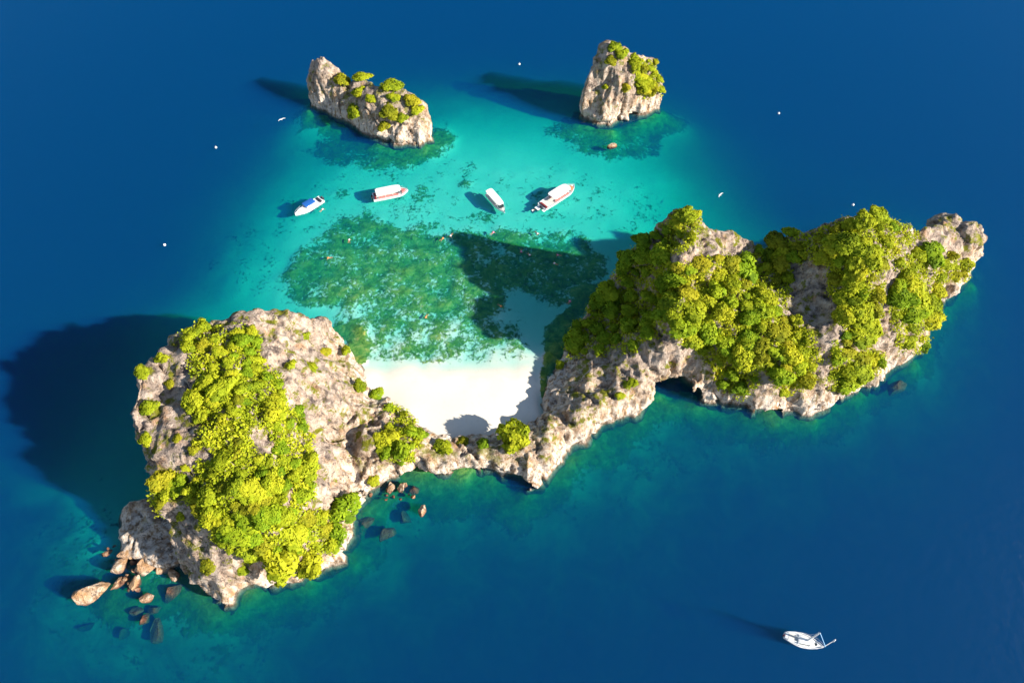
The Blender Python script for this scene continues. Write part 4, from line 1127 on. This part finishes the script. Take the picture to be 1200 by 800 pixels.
for i, (px, py, vc, lab) in enumerate(SWIM):
    p = at(px, py, 0.06)
    t = link("person", BODIES[i % 2]); t.location = p
    t.rotation_euler = (R(rng.uniform(-8, 8)), 0, rng.uniform(0, 6.28)); t.scale = (1.08,) * 3
    tag(t, lab, "person", "snorkellers in the lagoon")
    link("life_vest" if vc != "white" else "shirt", VESTS[vc], None, t); link("hair", HAIR, None, t)

M_BUOY = plain("white buoy", (0.82, 0.82, 0.80), 0.35, 0.4)
def lathe(name, prof, mat, parent=None, n=16):
    bm = bmesh.new(); prev = None
    for r, z in prof:
        cur = [bm.verts.new((math.cos(a) * r, math.sin(a) * r, z)) for a in np.linspace(0, 2 * math.pi, n + 1)[:-1]]
        if prev:
            for i in range(n): bm.faces.new((prev[i], prev[(i + 1) % n], cur[(i + 1) % n], cur[i]))
        else: bm.faces.new(cur[::-1])
        prev = cur
    bm.faces.new(prev)
    return finish(name, bm, mat, parent)
BUOYS = [(253,173,"white mooring buoy floating on deep water left of the lagoon's turquoise edge"),
 (193,287,"white mooring buoy farthest left, on open water above the left headland's shadow"),
 (912.5,133,"white mooring buoy on open water right of the tall sea stack"),
 (608.5,75.5,"white mooring buoy beside the shadow of the tall sea stack"),
 (999.5,240,"white mooring buoy just beyond the highest crest of the right headland")]
b0 = lathe("buoy", [(.05, -.35), (.42, -.25), (.58, 0), (.55, .25), (.36, .48), (.16, .58), (.12, .75), (.04, .78)], M_BUOY)
r0 = tubes("ring", [[(0, .13 * math.cos(a), .86 + .13 * math.sin(a)) for a in np.linspace(0, 6.283, 11)]], .025, M_STEEL, b0)
for i, (px, py, lab) in enumerate(BUOYS):
    o = b0
    if i:
        o = b0.copy(); col.objects.link(o); q = r0.copy(); col.objects.link(q); q.parent = o
    o.scale = (.72,) * 3; o.location = at(px, py, 0.1); o.rotation_euler = (R(rng.uniform(-12, 12)), R(rng.uniform(-12, 12)), 0)
    tag(o, lab, "buoy", "mooring buoys on the sea")

def bird(px, py, h, yaw, label):
    rings = []
    for x, r in ((-.34, .02), (-.2, .06), (0, .10), (.18, .085), (.27, .05), (.33, .06), (.38, .045), (.46, .01)):
        rings.append([(x, math.cos(a) * r, math.sin(a) * r) for a in np.linspace(0, 6.283, 9)[:-1]])
    o = loft("seabird", rings, M_BUOY, None)
    for s in (-1, 1):
        bm = bmesh.new()
        top = [bm.verts.new(p) for p in ((.14, s * .06, .04), (-.10, s * .06, .04), (-.12, s * .5, .16), (.13, s * .45, .17), (-.22, s * 1.05, .10), (-.12, s * 1.0, .11))]
        low = [bm.verts.new(v.co + Vector((0, 0, -.025))) for v in top]
        for q in ((0, 1, 2, 3), (3, 2, 4, 5)):
            bm.faces.new([top[i] for i in q]); bm.faces.new([low[i] for i in q][::-1])
        per = (0, 1, 2, 4, 5, 3)
        for i in range(6): a, b = per[i], per[(i + 1) % 6]; bm.faces.new((top[a], low[a], low[b], top[b]))
        finish("wing", bm, M_BUOY, o, False)
    o.location = at(px, py, h); o.rotation_euler = (0, R(-5), R(yaw)); o.scale = (1.3,) * 3
    tag(o, label, "bird", "seabirds over the water")
bird(330, 140, 6, 125, "white seabird gliding with spread wings below the long sea stack's shadow")
bird(844, 228.5, 6, 140, "white seabird gliding with spread wings above the first summit of the right headland")
